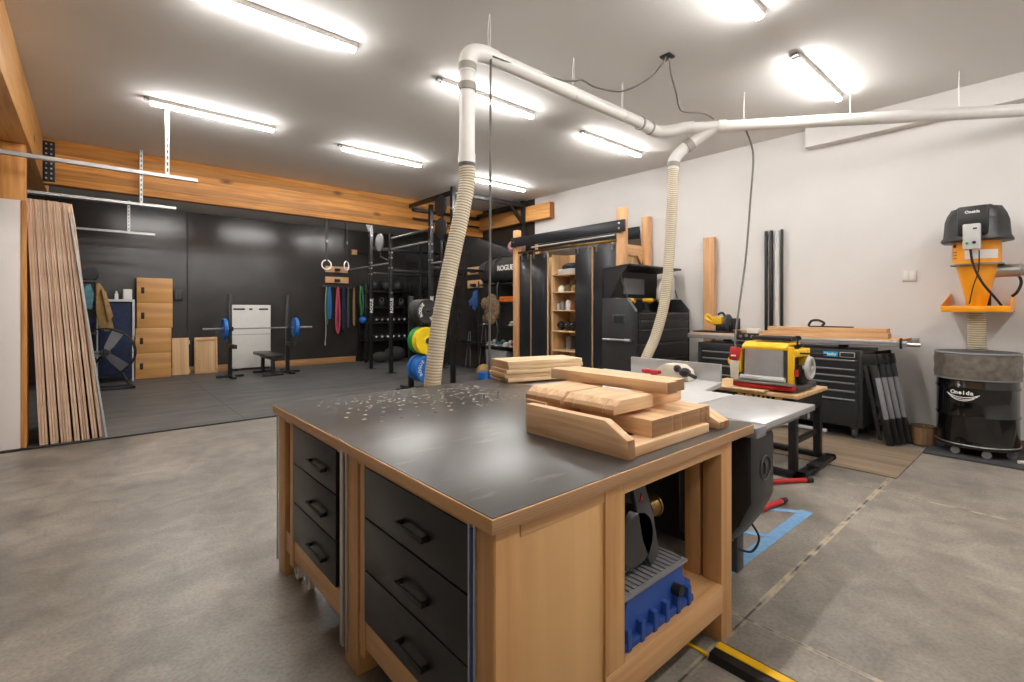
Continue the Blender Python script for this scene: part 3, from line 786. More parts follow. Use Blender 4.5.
# clamps poking out on the floor
for i, (a, b) in enumerate((((3.45, 1.42), (3.80, 1.36)), ((3.95, 1.72), (4.43, 1.40)))):
    d = Vector((b[0]-a[0], b[1]-a[1], 0)).normalized()
    t = thing('bar_clamp', ['nearer red handled clamp on the floor beside the motor cover', 'farther red handled clamp on the floor beside the planer stand'][i], 'clamp', (a[0], a[1], 0), 0, 'clamps on the floor')
    p0 = Vector((a[0], a[1], 0.022)); p1 = Vector((b[0], b[1], 0.022))
    part(t, 'handle', MB().cyl(p0, p1, 0.019, seg=14, bev=0.004), 'red')
    part(t, 'grip_end', MB().cyl(p1, p1 + d*0.06, 0.022, 0.018, seg=14, bev=0.004), 'matte_black')

# ---------------------------------------------------------- blue tape on floor
def strip2(pts, w, z=0.0012):
    pass
t_ = MB()
TZ = [0.0012]
def tseg(a, b, w):
    TZ[0] += 0.0004
    a = Vector((*a, 0)); b = Vector((*b, 0)); d = (b-a).normalized(); n = Vector((-d.y, d.x, 0))*w/2
    t_.prism([(a+n)[:2], (b+n)[:2], (b-n)[:2], (a-n)[:2]], 'z', 0.0, TZ[0])
tseg((2.52, 1.21), (3.80, 1.195), 0.075); tseg((3.77, 1.19), (3.50, 1.62), 0.05); tseg((3.22, 1.21), (3.02, 1.58), 0.05)
solo('masking_tape', 'blue masking tape outline stuck on the concrete beside the bench', 'tape', t_, 'tape')
# plywood on floor under chests
solo('floor_plywood', 'worn brown plywood sheet lying on the floor in front of the drawer chest', 'plywood', MB().box(5.09, 0.93, 0.0, 6.24, 3.4, 0.012, 0.002), 'floor_ply')

# ================================================================== PLANER ON STAND
t = thing('planer_stand', 'low black wheeled stand with plywood top and yellow lettering under the planer', 'stand', (4.85, 1.85, 0))
part(t, 'cabinet_box', MB().box(4.50, 1.50, 0.52, 5.18, 2.22, 0.665, 0.008), 'black_metal')
part(t, 'shelf_board', MB().box(4.46, 1.47, 0.667, 5.22, 2.30, 0.70, 0.003), 'ply_pale', label='plywood top board')
pb = part(t, 'sub_top', MB().box(4.40, 1.72, 0.70, 5.0, 2.32, 0.715, 0.003), 'ply_pale')
tx = MB().text('DEWALT', 0.095, frame((4.497, 1.80, 0.618), (0, -1, 0), (0, 0, 1)), 0.001, 0.003)
part(t, 'lettering', tx, 'yellow', label='yellow DEWALT lettering')
for (lx, ly) in ((4.53, 1.53), (5.15, 1.53), (4.53, 2.19), (5.15, 2.19)):
    part(t, 'leg', MB().box(lx-0.035, ly-0.03, 0.05, lx+0.035, ly+0.03, 0.53, 0.004), 'black_metal')
part(t, 'brace', MB().box(4.56, 1.52, 0.26, 5.13, 1.545, 0.31, 0.003).box(4.56, 2.17, 0.26, 5.13, 2.20, 0.31, 0.003), 'black_metal')
part(t, 'mobile_base', MB().box(4.42, 1.42, 0.015, 5.30, 1.50, 0.055, 0.004).box(4.42, 2.24, 0.015, 5.30, 2.32, 0.055, 0.004).box(4.42, 1.42, 0.015, 4.50, 2.32, 0.055, 0.004).box(5.22, 1.42, 0.015, 5.30, 2.32, 0.055, 0.004), 'black_metal')
for (lx, ly) in ((4.46, 1.45), (5.26, 1.45), (4.46, 2.28), (5.26, 2.28)):
    part(t, 'foot', MB().cyl((lx, ly, 0), (lx, ly, 0.03), 0.03), 'matte_black')
part(t, 'foot_pedal', MB().box(4.62, 1.36, 0.08, 4.78, 1.46, 0.1, 0.004), 'black_metal')

t = thing('thickness_planer', 'yellow benchtop thickness planer with steel feed plate standing on the low stand', 'planer', (4.75, 1.78, 0.716))
zb = 0.716
part(t, 'base', MB().box(4.56, 1.50, zb, 5.02, 2.06, zb+0.045, 0.008), 'dark_grey')
part(t, 'infeed_table', MB().box(4.47, 1.53, zb+0.05, 4.60, 2.02, zb+0.065, 0.003), 'steel')
part(t, 'table_support', MB().box(4.49, 1.52, zb+0.006, 4.60, 2.03, zb+0.048, 0.008), 'red', label='red lower housing')
part(t, 'feed_plate', MB().prism([(4.575, zb+0.09), (4.59, zb+0.36), (4.61, zb+0.36), (4.60, zb+0.09)], 'y', 1.63, 1.96), 'alu', label='brushed steel cover plate')
part(t, 'roller', MB().cyl((4.54, 1.60, zb+0.09), (4.54, 1.98, zb+0.09), 0.022), 'light_grey')
part(t, 'housing', MB().prism([(4.60, zb+0.06), (4.60, zb+0.37), (4.66, zb+0.40), (4.94, zb+0.40), (5.0, zb+0.37), (5.0, zb+0.06)], 'y', 1.60, 1.98, 0.01), 'dark_grey')
part(t, 'top_cover', MB().prism([(4.585, zb+0.345), (4.585, zb+0.375), (4.66, zb+0.41), (4.90, zb+0.41), (4.97, zb+0.37), (4.95, zb+0.345)], 'y', 1.60, 1.99, 0.008), 'yellow')
part(t, 'side_column', MB().box(4.59, 1.55, zb+0.05, 4.64, 1.60, zb+0.38, 0.012).box(4.86, 1.52, zb+0.05, 4.92, 1.60, zb+0.36, 0.012).box(4.62, 1.53, zb+0.29, 4.9, 1.59, zb+0.35, 0.01), 'yellow')
part(t, 'side_column', MB().box(4.58, 1.995, zb+0.12, 4.66, 2.06, zb+0.34, 0.012).box(4.86, 1.995, zb+0.05, 4.94, 2.06, zb+0.36, 0.012), 'yellow')
part(t, 'side_panel', MB().box(4.66, 1.51, zb+0.06, 4.88, 1.55, zb+0.22, 0.008), 'matte_black')
hw = MB().torus((4.70, 1.455, zb+0.20), 0.085, 0.017, 'y')
hw.box(4.62, 1.448, zb+0.19, 4.78, 1.463, zb+0.21, 0.003).box(4.69, 1.448, zb+0.12, 4.71, 1.463, zb+0.28, 0.003).cyl((4.70, 1.44, zb+0.20), (4.70, 1.56, zb+0.20), 0.018)
part(t, 'hand_wheel', hw, 'light_grey', label='grey crank wheel')
part(t, 'height_lever', MB().cyl((4.60, 1.52, zb+0.40), (4.60, 1.52, zb+0.47), 0.008).cyl((4.60, 1.52, zb+0.46), (4.60, 1.52, zb+0.48), 0.018).cyl((4.60, 1.50, zb+0.33), (4.60, 1.30, zb+0.335), 0.008), 'matte_black')
part(t, 'side_knob', MB().cyl((4.62, 2.06, zb+0.22), (4.62, 2.12, zb+0.22), 0.04, 0.035), 'yellow')
part(t, 'red_catch', MB().box(4.572, 1.505, zb+0.13, 4.58, 1.54, zb+0.19, 0.003), 'red')
part(t, 'dust_chute', MB().box(4.70, 1.60, zb+0.425, 4.95, 1.95, zb+0.46, 0.01), 'matte_black')

# ================================================================== GUARD-RAIL BENCH along the right wall
t = thing('saw_workstation', 'long aluminium track workstation along the right wall above the tool chests', 'workstation', (6.5, 2.2, 1.0))
part(t, 'front_rail', MB().box(6.27, 1.06, 1.035, 6.30, 3.46, 1.10, 0.003).box(6.255, 1.06, 1.075, 6.27, 3.46, 1.083).box(6.255, 1.06, 1.05, 6.27, 3.46, 1.056), 'alu', label='front aluminium rail')
part(t, 'table_board', MB().box(6.31, 1.12, 1.085, 6.86, 3.46, 1.113, 0.002), 'fir_y', label='plywood work surface')
part(t, 'rear_rail', MB().box(6.87, 1.06, 1.05, 6.90, 3.46, 1.115, 0.003), 'alu')
part(t, 'end_clamp', MB().box(6.25, 1.10, 1.02, 6.31, 1.118, 1.13, 0.003), 'black_metal')
part(t, 'support_post', MB().box(6.42, 1.62, 1.0, 6.50, 1.70, 1.085, 0.003).box(6.42, 2.95, 1.0, 6.50, 3.03, 1.085, 0.003), 'black_metal')
part(t, 'end_tube', MB().cyl((6.285, 1.06, 1.065), (6.285, 0.955, 1.065), 0.022), 'steel')
t = thing('rail_carriage', 'black and chrome carriage block clipped on the front track rail left of the planer', 'carriage', (6.25, 2.62, 1.02))
part(t, 'block', MB().box(6.20, 2.50, 1.04, 6.254, 2.76, 1.13, 0.006), 'matte_black')
part(t, 'bolt', MB().cyl((6.19, 2.56, 1.09), (6.20, 2.56, 1.09), 0.02).cyl((6.19, 2.63, 1.10), (6.20, 2.63, 1.10), 0.02).cyl((6.19, 2.70, 1.09), (6.20, 2.70, 1.09), 0.02), 'steel')
for i, (y0_, y1_, z0_, x_) in enumerate(((1.23, 2.46, 1.114, 6.34), (1.245, 2.44, 1.168, 6.36))):
    solo('fir_board', ['lower of two long fir boards on the track workstation', 'upper of two long fir boards on the track workstation'][i], 'board',
         MB().box(x_, y0_, z0_, x_+0.16, y1_, z0_+0.052, 0.002), 'fir_y', 'long fir boards on the track workstation')
solo('fir_board', 'thin fir strip behind the two long boards on the track workstation', 'board', MB().box(6.56, 1.3, 1.114, 6.62, 3.0, 1.15, 0.002), 'fir_y')
# hand saw / clamp on boards
t = thing('bar_clamp', 'black trigger clamp lying on the upper fir board', 'clamp', (6.43, 1.7, 1.2205))
part(t, 'bar', MB().box(6.40, 1.55, 1.2205, 6.42, 2.0, 1.235, 0.002), 'matte_black')
part(t, 'handle', MB().tube([(6.41, 2.0, 1.235), (6.41, 1.97, 1.29), (6.41, 1.90, 1.30), (6.41, 1.84, 1.27), (6.41, 1.86, 1.235)], 0.014), 'black_plastic')
# circular saw
t = thing('miter_saw', 'yellow and black saw standing on the left end of the track workstation', 'saw', (6.55, 3.1, 1.114))
part(t, 'base', MB().box(6.33, 2.85, 1.114, 6.62, 3.42, 1.135, 0.004), 'matte_black')
part(t, 'motor_body', MB().cyl((6.50, 3.02, 1.27), (6.50, 3.20, 1.27), 0.06, bev=0.01).box(6.42, 3.05, 1.22, 6.56, 3.2, 1.33, 0.02), 'yellow')
part(t, 'blade_guard', MB().lathe([(0.0, -0.02), (0.105, -0.02), (0.115, -0.01), (0.115, 0.01), (0.105, 0.02), (0.0, 0.02)], (6.45, 2.98, 1.25), 'y'), 'dark_grey')
part(t, 'handle', MB().tube([(6.46, 3.20, 1.30), (6.45, 3.26, 1.35), (6.44, 3.28, 1.30), (6.45, 3.20, 1.25)], 0.02), 'yellow')
part(t, 'grip', MB().tube([(6.46, 3.02, 1.33), (6.46, 3.06, 1.38), (6.46, 3.12, 1.36)], 0.016).box(6.41, 2.84, 1.16, 6.52, 2.92, 1.31, 0.012), 'matte_black')
part(t, 'bracket', MB().box(6.44, 2.95, 1.135, 6.54, 3.15, 1.22, 0.01), 'black_metal')
solo('small_box', 'small white and blue box on the workstation beside the saw', 'box', MB().box(6.42, 2.58, 1.114, 6.50, 2.72, 1.18, 0.004), 'white_plastic')

# chests under
def chest(name, lab, xa, ya, yb, za, zb, rows, full, logo):
    t = thing(name, lab, 'tool chest', ((xa+6.92)/2, (ya+yb)/2, 0.012))
    part(t, 'body', MB().box(xa+0.02, ya, za, 6.92, yb, zb, 0.008), 'chest')
    part(t, 'side_post', MB().box(xa, ya, za, xa+0.03, ya+0.04, zb, 0.004).box(xa, yb-0.04, za, xa+0.03, yb, zb, 0.004), 'chest')
    part(t, 'header', MB().box(xa-0.004, ya+0.04, zb-0.10, xa+0.02, yb-0.04, zb-0.01, 0.003), 'chest')
    z = zb-0.11
    for h in rows:
        d = part(t, 'drawer', MB().box(xa+0.002, ya+0.045, z-h+0.006, xa+0.022, yb-0.045, z, 0.003), 'chest')
        part(d, 'handle', MB().prism([(xa+0.002, z), (xa-0.022, z-0.004), (xa-0.022, z-0.014), (xa+0.002, z-0.022)], 'y', ya+0.07, yb-0.07, 0.002), 'mid_grey', label='full width drawer pull')
        z -= h
    if logo:
        part(t, 'badge', MB().box(xa-0.009, 1.66, zb-0.085, xa-0.003, 1.80, zb-0.03, 0.002), 'cyan', label='blue maker badge')
        part(t, 'badge_lettering', MB().text('Husky', 0.045, frame((xa-0.0095, 1.73, zb-0.058), (0, -1, 0), (0, 0, 1)), 0.0008, 0.001), 'white_paint')
        part(t, 'name_plate', MB().box(xa-0.008, 1.50, zb-0.085, xa-0.003, 1.64, zb-0.03, 0.002), 'light_grey')
        part(t, 'plate_face', MB().box(xa-0.0095, 1.506, zb-0.08, xa-0.007, 1.634, zb-0.035, 0.001), 'matte_black')
    for cx in (xa+0.09, 6.82):
        for cy in (ya+0.09, yb-0.09):
            f = part(t, 'caster', MB().box(cx-0.04, cy-0.04, za-0.012, cx+0.04, cy+0.04, za).box(cx-0.03, cy-0.024, 0.05, cx+0.02, cy-0.020, za-0.01).box(cx-0.03, cy+0.02, 0.05, cx+0.02, cy+0.024, za-0.01), 'mid_grey')
            part(f, 'wheel', MB().cyl((cx-0.01, cy-0.018, 0.065), (cx-0.01, cy+0.018, 0.065), 0.052), 'dark_grey')
    return t
M['cyan'] = plain('badge_blue', '#1c9fd0', 0.4, var=0.02)
chest('rolling_tool_chest', 'black rolling drawer chest with blue badge right of the planer', 6.25, 1.43, 2.62, 0.14, 0.985, [0.10, 0.075, 0.075, 0.09, 0.09, 0.28], True, True)
chest('rolling_tool_chest', 'black drawer chest left of the planer under the track workstation', 6.25, 2.66, 3.30, 0.14, 0.985, [0.09, 0.09, 0.12, 0.14, 0.2], False, False)
t = thing('chest_base_bar', 'pale bar along the floor below the drawer chest', 'bar', (6.2, 2.3, 0.012))
part(t, 'bar', MB().box(6.17, 1.75, 0.06, 6.20, 3.2, 0.09, 0.002), 'light_grey')
part(t, 'bar_foot', MB().box(6.17, 1.80, 0.0125, 6.20, 1.83, 0.06).box(6.17, 3.1, 0.0125, 6.20, 3.13, 0.06), 'dark_grey')

# ---------------------------------------------------------- open-top mobile chest tower
t = thing('open_tool_chest', 'big charcoal tool chest with its lid open and drawers facing the camera', 'tool chest', (6.2, 4.05, 0))
X0, X1, Y0, Y1 = 5.54, 6.94, 3.80, 4.38
part(t, 'side_cabinet', MB().prism([(Y1, 0.12), (Y1, 1.585), (Y0+0.14, 1.585), (Y0, 1.42), (Y0, 0.12)], 'x', X0, X0+0.03, 0.004), 'chest')
part(t, 'side_cabinet', MB().prism([(Y1, 0.12), (Y1, 1.585), (Y0+0.14, 1.585), (Y0, 1.42), (Y0, 0.12)], 'x', X1-0.03, X1, 0.004), 'chest')
part(t, 'body', MB().box(X0+0.03, Y0+0.02, 0.12, X1-0.03, Y1, 1.30, 0.004).box(X0+0.03, Y1-0.02, 1.30, X1-0.03, Y1, 1.585), 'chest')
part(t, 'tray', MB().box(X0+0.035, Y0+0.04, 1.301, X1-0.035, Y1-0.025, 1.36, 0.003), 'dark_grey')
part(t, 'edge_trim', MB().prism([(Y0+0.145, 1.592), (Y0-0.006, 1.42), (Y0-0.006, 1.40), (Y0+0.01, 1.40), (Y0+0.15, 1.57)], 'x', X0-0.002, X0+0.012), 'mid_grey', label='bright sloped edge trim')
hp = part(t, 'handle_pocket', MB().box(X0-0.004, 3.98, 1.21, X0+0.002, 4.20, 1.36, 0.003), 'dark_grey', label='recessed side handle')
part(hp, 'pocket_recess', MB().box(X0-0.006, 4.005, 1.235, X0-0.003, 4.175, 1.335), 'matte_black')
part(t, 'side_handle', MB().cyl((X0-0.045, 3.86, 1.005), (X0-0.045, 4.33, 1.005), 0.013).cyl((X0-0.045, 3.88, 1.005), (X0, 3.88, 1.005), 0.01).cyl((X0-0.045, 4.31, 1.005), (X0, 4.31, 1.005), 0.01).cyl((X0-0.045, 3.86, 1.005), (X0-0.045, 3.96, 1.005), 0.02), 'steel', label='chrome push handle')
zc = 1.38
for h in (0.10, 0.13, 0.20, 0.22, 0.24, 0.22):
    d = part(t, 'drawer', MB().box(X0+0.045, Y0-0.005, zc-h+0.008, X1-0.045, Y0+0.02, zc, 0.004), 'chest')
    part(d, 'handle', MB().prism([(Y0-0.005, zc-0.002), (Y0-0.032, zc-0.008), (Y0-0.032, zc-0.02), (Y0-0.005, zc-0.03)], 'x', X0+0.07, X1-0.07, 0.002), 'dark_grey')
    zc -= h
lid = MB()
lid.prism([(4.39, 1.60), (4.39, 2.02), (3.93, 2.06), (3.93, 2.035), (4.36, 2.0), (4.36, 1.60)], 'x', X0+0.01, X1-0.01, 0.003)
lid.prism([(4.38, 1.60), (4.38, 2.01), (3.94, 2.05), (4.10, 1.86), (4.24, 1.60)], 'x', X0+0.01, X0+0.022)
lp = part(t, 'lid', lid, 'chest')
part(lp, 'gas_strut', MB().cyl((X0+0.04, 3.98, 1.60), (X0+0.04, 4.12, 2.0), 0.008).cyl((X1-0.04, 3.98, 1.60), (X1-0.04, 4.12, 2.0), 0.008), 'dark_grey')
part(lp, 'lid_sheet', MB().box(6.02, 4.345, 1.66, 6.55, 4.36, 1.90, 0.002), 'mid_grey', label='grey sheet stuck inside the lid')
part(t, 'caster', MB().cyl((X0+0.1, 3.9, 0.06), (X0+0.14, 3.9, 0.06), 0.06).cyl((X1-0.14, 3.9, 0.06), (X1-0.1, 3.9, 0.06), 0.06).box(X0+0.05, 3.85, 0.1, X0+0.2, 4.0, 0.125).box(X1-0.2, 3.85, 0.1, X1-0.05, 4.0, 0.125), 'matte_black')
# white scoop / light plate seen right of the lid
solo('clear_bin_lid', 'pale curved plastic panel standing behind the right end of the open chest', 'panel',
     MB().prism([(6.42, 1.586), (6.42, 1.74), (6.52, 1.88), (6.68, 1.95), (6.86, 1.95), (6.90, 1.88), (6.90, 1.586)], 'y', 4.02, 4.06, 0.01), 'white_plastic')
# drills inside the tray
for i in range(9):
    px_ = 5.68 + i*0.135; 
    t = thing('cordless_drill', 'yellow cordless drill in the open charcoal chest, number {} from left'.format(['one','two','three','four','five','six','seven','eight','nine'][i]), 'drill', (px_, 3.97+0.07*(i % 3), 1.3605), random.uniform(-1.4, 1.4), 'cordless drills in the open chest')
    part(t, 'body', MB().cyl((-0.02, 0.08, 0.20-0.02*(i % 3)), (-0.02, -0.07, 0.20), 0.030, bev=0.006), 'yellow', world=False)
    part(t, 'grip', MB().box(-0.04, 0.02, 0.05, 0.0, 0.07, 0.20, 0.01).box(-0.055, -0.02, 0.0, 0.015, 0.09, 0.055, 0.008), 'matte_black', world=False)
    part(t, 'chuck', MB().cyl((-0.02, -0.07, 0.20), (-0.02, -0.12, 0.20), 0.022, 0.012), 'dark_grey', world=False)

# ================================================================== CLOSET with black sliding doors
t = thing('storage_closet', 'timber framed storage closet with hanging black sliding doors by the right wall', 'closet', (6.6, 5.8, 0))
part(t, 'post', MB().box(6.25, 4.52, 0, 6.36, 4.66, 3.03, 0.004), 'fir_z')
part(t, 'post', MB().box(6.25, 7.02, 0.0, 6.36, 7.14, 2.98, 0.004), 'fir_z')
part(t, 'post', MB().box(6.84, 4.46, 0, 6.93, 4.60, 2.95, 0.004), 'fir_z')
part(t, 'post', MB().box(6.84, 7.02, 0.0, 6.93, 7.14, 2.90, 0.004), 'fir_z')
part(t, 'crosspiece', MB().box(6.36, 4.54, 2.30, 6.84, 4.58, 2.46, 0.003), 'fir_x')
part(t, 'knee_brace', MB().prism([(6.84, 2.30), (6.84, 2.15), (6.78, 2.15), (6.66, 2.30)], 'y', 4.54, 4.58, 0.002), 'fir_z')
part(t, 'header_beam', MB().box(6.21, 4.48, 2.645, 6.247, 7.16, 2.83, 0.003), 'door_black', label='black header beam')
part(t, 'header_bolt', MB().cyl((6.20, 4.58, 2.70), (6.212, 4.58, 2.70), 0.016).cyl((6.20, 4.58, 2.78), (6.212, 4.58, 2.78), 0.016).cyl((6.20, 7.08, 2.74), (6.212, 7.08, 2.74), 0.016), 'steel')
part(t, 'rear_header_beam', MB().box(6.80, 4.62, 2.60, 6.835, 7.0, 2.80, 0.003), 'door_black')
part(t, 'side_panel', MB().box(6.37, 4.60, 0.02, 6.83, 4.62, 2.28, 0.002), 'ply_pale')
part(t, 'side_panel', MB().box(6.37, 7.03, 0.02, 6.83, 7.05, 2.28, 0.002), 'ply_pale')
part(t, 'back_panel', MB().box(6.80, 4.62, 0.02, 6.815, 7.03, 2.45, 0.002), 'ply_pale')
part(t, 'partition', MB().box(6.33, 6.15, 0.02, 6.80, 6.17, 2.44, 0.002).box(6.33, 5.48, 0.02, 6.80, 5.50, 2.44, 0.002), 'ply_pale')
part(t, 'door_track', MB().box(6.262, 4.67, 2.51, 6.285, 7.01, 2.55, 0.003), 'brass', label='brass coloured door track')
part(t, 'conduit', MB().cyl((6.24, 4.70, 2.61), (6.24, 6.6, 2.60), 0.014, seg=12), 'light_grey')
for z in (0.70, 1.047, 1.42, 1.75, 2.06):
    part(t, 'shelf', MB().box(6.33, 5.50, z-0.022, 6.80, 6.15, z, 0.002), 'ply_pale')
for ya, yb in ((6.68, 6.99), (6.235, 6.655), (5.19, 5.56), (4.70, 5.155)):
    d = part(t, 'sliding_door', MB().box(6.29, ya, 0.03, 6.315, yb, 2.47, 0.002), 'door_black')
    part(d, 'door_edge', MB().box(6.288, ya-0.012, 0.03, 6.316, ya, 2.47), 'ply_pale', label='pale door edge')
    hb = MB()
    for yy in (ya+0.07, yb-0.07): hb.cyl((6.28, yy, 2.40), (6.29, yy, 2.40), 0.016, seg=12).box(6.275, yy-0.012, 2.42, 6.288, yy+0.012, 2.54)
    part(d, 'hanger_bolt', hb, 'steel')
# contents of the closet shelves
solo('tool_case', 'grey plastic tool case on the top closet shelf', 'case', MB().box(6.40, 5.62, 2.0605, 6.72, 6.08, 2.16, 0.015), 'light_grey')
solo('soft_bag', 'dark soft bag lying on top of the grey tool case', 'bag', MB().sphere((6.56, 5.85, 2.2), 0.19, (0.8, 1.2, 0.4)).sphere((6.52, 5.72, 2.2), 0.12, (1, 1, 0.5)), 'matte_black')
solo('tool_case', 'brown parcel beside the grey case on the top closet shelf', 'box', MB().box(6.42, 5.505, 2.0605, 6.6, 5.60, 2.24, 0.008), 'kraft')
for i, (yy, r_, mm, lab) in enumerate(((6.02, 0.075, 'white_plastic', 'white helmet on the second closet shelf'), (5.86, 0.08, 'camo_cloth', 'camouflage helmet on the second closet shelf'), (5.70, 0.08, 'tan_cloth', 'tan helmet on the second closet shelf'), (5.57, 0.06, 'matte_black', 'black pouch at the right end of the second closet shelf'))):
    solo('helmet' if i < 3 else 'pouch', lab, 'helmet' if i < 3 else 'pouch', MB().lathe([(r_, 0), (r_*1.02, r_*0.5), (r_*0.85, r_*1.1), (r_*0.45, r_*1.5), (0, r_*1.62)], (6.46, yy, 1.7505)), mm)
for i, (yy, h, r_, mm, lab) in enumerate(((6.07, 0.14, 0.035, 'light_grey', 'small jar at the left of the third closet shelf'), (5.97, 0.16, 0.04, 'mid_grey', 'grey canister on the third closet shelf'), (5.83, 0.20, 0.05, 'white_plastic', 'tall white jug on the third closet shelf'), (5.66, 0.1, 0.045, 'red', 'low red tin on the third closet shelf'))):
    t = thing('canister', lab, 'canister', (6.42, yy, 1.4205))
    part(t, 'body', MB().lathe([(r_*0.96, 0), (r_, 0.01), (r_, h*0.72), (r_*0.5, h*0.86)], (6.42, yy, 1.4205)), mm)
    part(t, 'cap', MB().cyl((6.42, yy, 1.4205+h*0.86), (6.42, yy, 1.4205+h), r_*0.5), 'dark_grey')
for i, yy in enumerate((6.05, 5.88, 5.74, 5.59)):
    t = thing('goggles', ['black face mask at the left of the fourth closet shelf', 'black goggles second from the left on the fourth closet shelf', 'black goggles third from the left on the fourth closet shelf', 'black mask at the right end of the fourth closet shelf'][i], 'goggles', (6.45, yy, 1.0475))
    part(t, 'shell', MB().sphere((6.47, yy, 1.135), 0.075, (0.9, 0.9, 1.1)), 'matte_black')
    part(t, 'lens', MB().sphere((6.42, yy+0.01, 1.15), 0.045, (0.8, 1.1, 0.8)), 'drum')

for i, (yy, zz, w, h, mm, lab) in enumerate(((5.75, 0.7005, 0.16, 0.2, 'kraft', 'brown carton on the lowest closet shelf'), (6.0, 0.7005, 0.12, 0.24, 'mid_grey', 'grey box on the lowest closet shelf'),
        (5.60, 1.0475, 0.1, 0.1, 'dark_grey', 'low dark case behind the goggles on the fourth closet shelf'), (5.92, 1.7505, 0.1, 0.22, 'kraft', 'brown box behind the helmets on the second closet shelf'), (5.70, 1.4205, 0.14, 0.2, 'tan_cloth', 'tan pouch behind the red tin on the third closet shelf'))):
    solo('small_carton', lab, 'box', MB().box(6.60, yy-w/2, zz, 6.76, yy+w/2, zz+h, 0.008), mm)

# ================================================================== things on the right wall
solo('timber_stud', 'single fir stud standing upright against the right wall behind the workstation', 'board', MB().box(6.90, 3.40, 0.0, 6.975, 3.56, 2.50, 0.003), 'fir_z')
for i, (yy, w) in enumerate(((2.69, 0.022), (2.625, 0.03), (2.49, 0.018))):
    solo('track_bar', ['leftmost of three dark bars leaning upright on the right wall', 'middle of three dark bars leaning upright on the right wall', 'rightmost and thinnest of three dark bars leaning upright on the right wall'][i], 'bar',
         MB().box(6.945, yy-w/2-0.006, 0.0, 6.975, yy+w/2+0.006, 2.50, 0.003), 'black_metal', 'dark bars upright on the right wall')
solo('aluminium_track', 'pale aluminium track standing between the dark bars on the right wall', 'bar', MB().box(6.955, 2.52, 0.0, 6.975, 2.58, 2.49, 0.003), 'light_grey')
t = thing('wall_outlet', 'double white outlet plate on the right wall', 'outlet', (6.995, 1.16, 1.75))
part(t, 'plate', MB().box(6.985, 1.10, 1.745, 6.999, 1.225, 1.875, 0.003), 'white_plastic')
part(t, 'socket', MB().box(6.982, 1.115, 1.76, 6.986, 1.155, 1.86, 0.001).box(6.982, 1.17, 1.76, 6.986, 1.21, 1.86, 0.001), 'white_paint')

# folding sawhorses
M['leg_grey'] = plain('grey_leg_strip', '#8b8b8e', 0.5, var=0.05)
def sawhorse(loc, lab, first=None):
    if first: return dup(first, loc, 0, lab)
    t = thing('folding_sawhorse', lab, 'sawhorse', loc, 0, 'folded sawhorses beside the drawer chest', rot=None)
    a = -0.17   # lean toward +y
    Rm = Matrix.Rotation(a, 4, 'X')
    def B(mb): 
        bmesh.ops.transform(mb.bm, matrix=Rm, verts=mb.bm.verts); return mb
    part(t, 'top_beam', B(MB().box(-0.034, -0.05, 0.84, 0.034, 0.08, 0.95, 0.006)), 'black_plastic', world=False)
    part(t, 'leg', B(MB().box(-0.030, -0.045, 0.0, 0.01, 0.02, 0.85, 0.006)), 'black_plastic', world=False)
    part(t, 'leg', B(MB().box(-0.026, 0.045, 0.06, 0.0, 0.08, 0.85, 0.006)), 'black_plastic', world=False)
    part(t, 'leg_panel', B(MB().box(-0.034, -0.048, 0.27, 0.0, -0.006, 0.70, 0.003)), 'leg_grey', world=False, label='grey leg panel')
    part(t, 'spreader', B(MB().box(-0.015, 0.0, 0.40, 0.0, 0.06, 0.46, 0.003).box(-0.015, 0.0, 0.20, 0.0, 0.06, 0.24, 0.003)), 'black_plastic', world=False)
    return t
s0 = sawhorse((6.24, 1.20, 0.012), 'nearest to the chest front of four folded sawhorses leaning beside the drawer chest')
for i, l in enumerate(('second folded sawhorse from the front of the leaning four', 'third folded sawhorse from the front of the leaning four', 'folded sawhorse closest to the wall of the leaning four')):
    sawhorse((6.24+0.095*(i+1), 1.20-0.033*(i+1), 0.012), l, s0)
t = thing('folding_stand', 'black folded stand with brackets leaning at the wall side of the sawhorses', 'stand', (6.78, 1.16, 0.0), 0, None, rot=(-0.2, 0, 0))
part(t, 'frame', MB().box(-0.03, -0.06, 0.0, 0.03, -0.02, 0.98, 0.005).box(-0.03, 0.10, 0.0, 0.03, 0.14, 0.98, 0.005).box(-0.03, -0.06, 0.90, 0.03, 0.14, 0.98, 0.005), 'matte_black', world=False)
part(t, 'bracket', MB().box(-0.05, -0.04, 0.3, 0.02, 0.12, 0.35, 0.004).box(-0.05, -0.04, 0.42, 0.02, 0.12, 0.46, 0.004).box(-0.05, -0.03, 0.60, 0.02, 0.10, 0.78, 0.01), 'black_metal', world=False)

# fiber bucket
t = thing('fiber_bucket', 'small brown wooden bucket on the floor between the sawhorses and the drum', 'bucket', (6.60, 0.98, 0))
bk = MB().lathe([(0.0, 0.005), (0.095, 0.0), (0.105, 0.20), (0.095, 0.20), (0.087, 0.02), (0.0, 0.02)], (6.60, 0.98, 0.0))
part(t, 'body', bk, 'kraft')
part(t, 'rim', MB().torus((6.60, 0.98, 0.20), 0.103, 0.006, 'z').torus((6.60, 0.98, 0.012), 0.10, 0.005, 'z'), 'dark_grey')

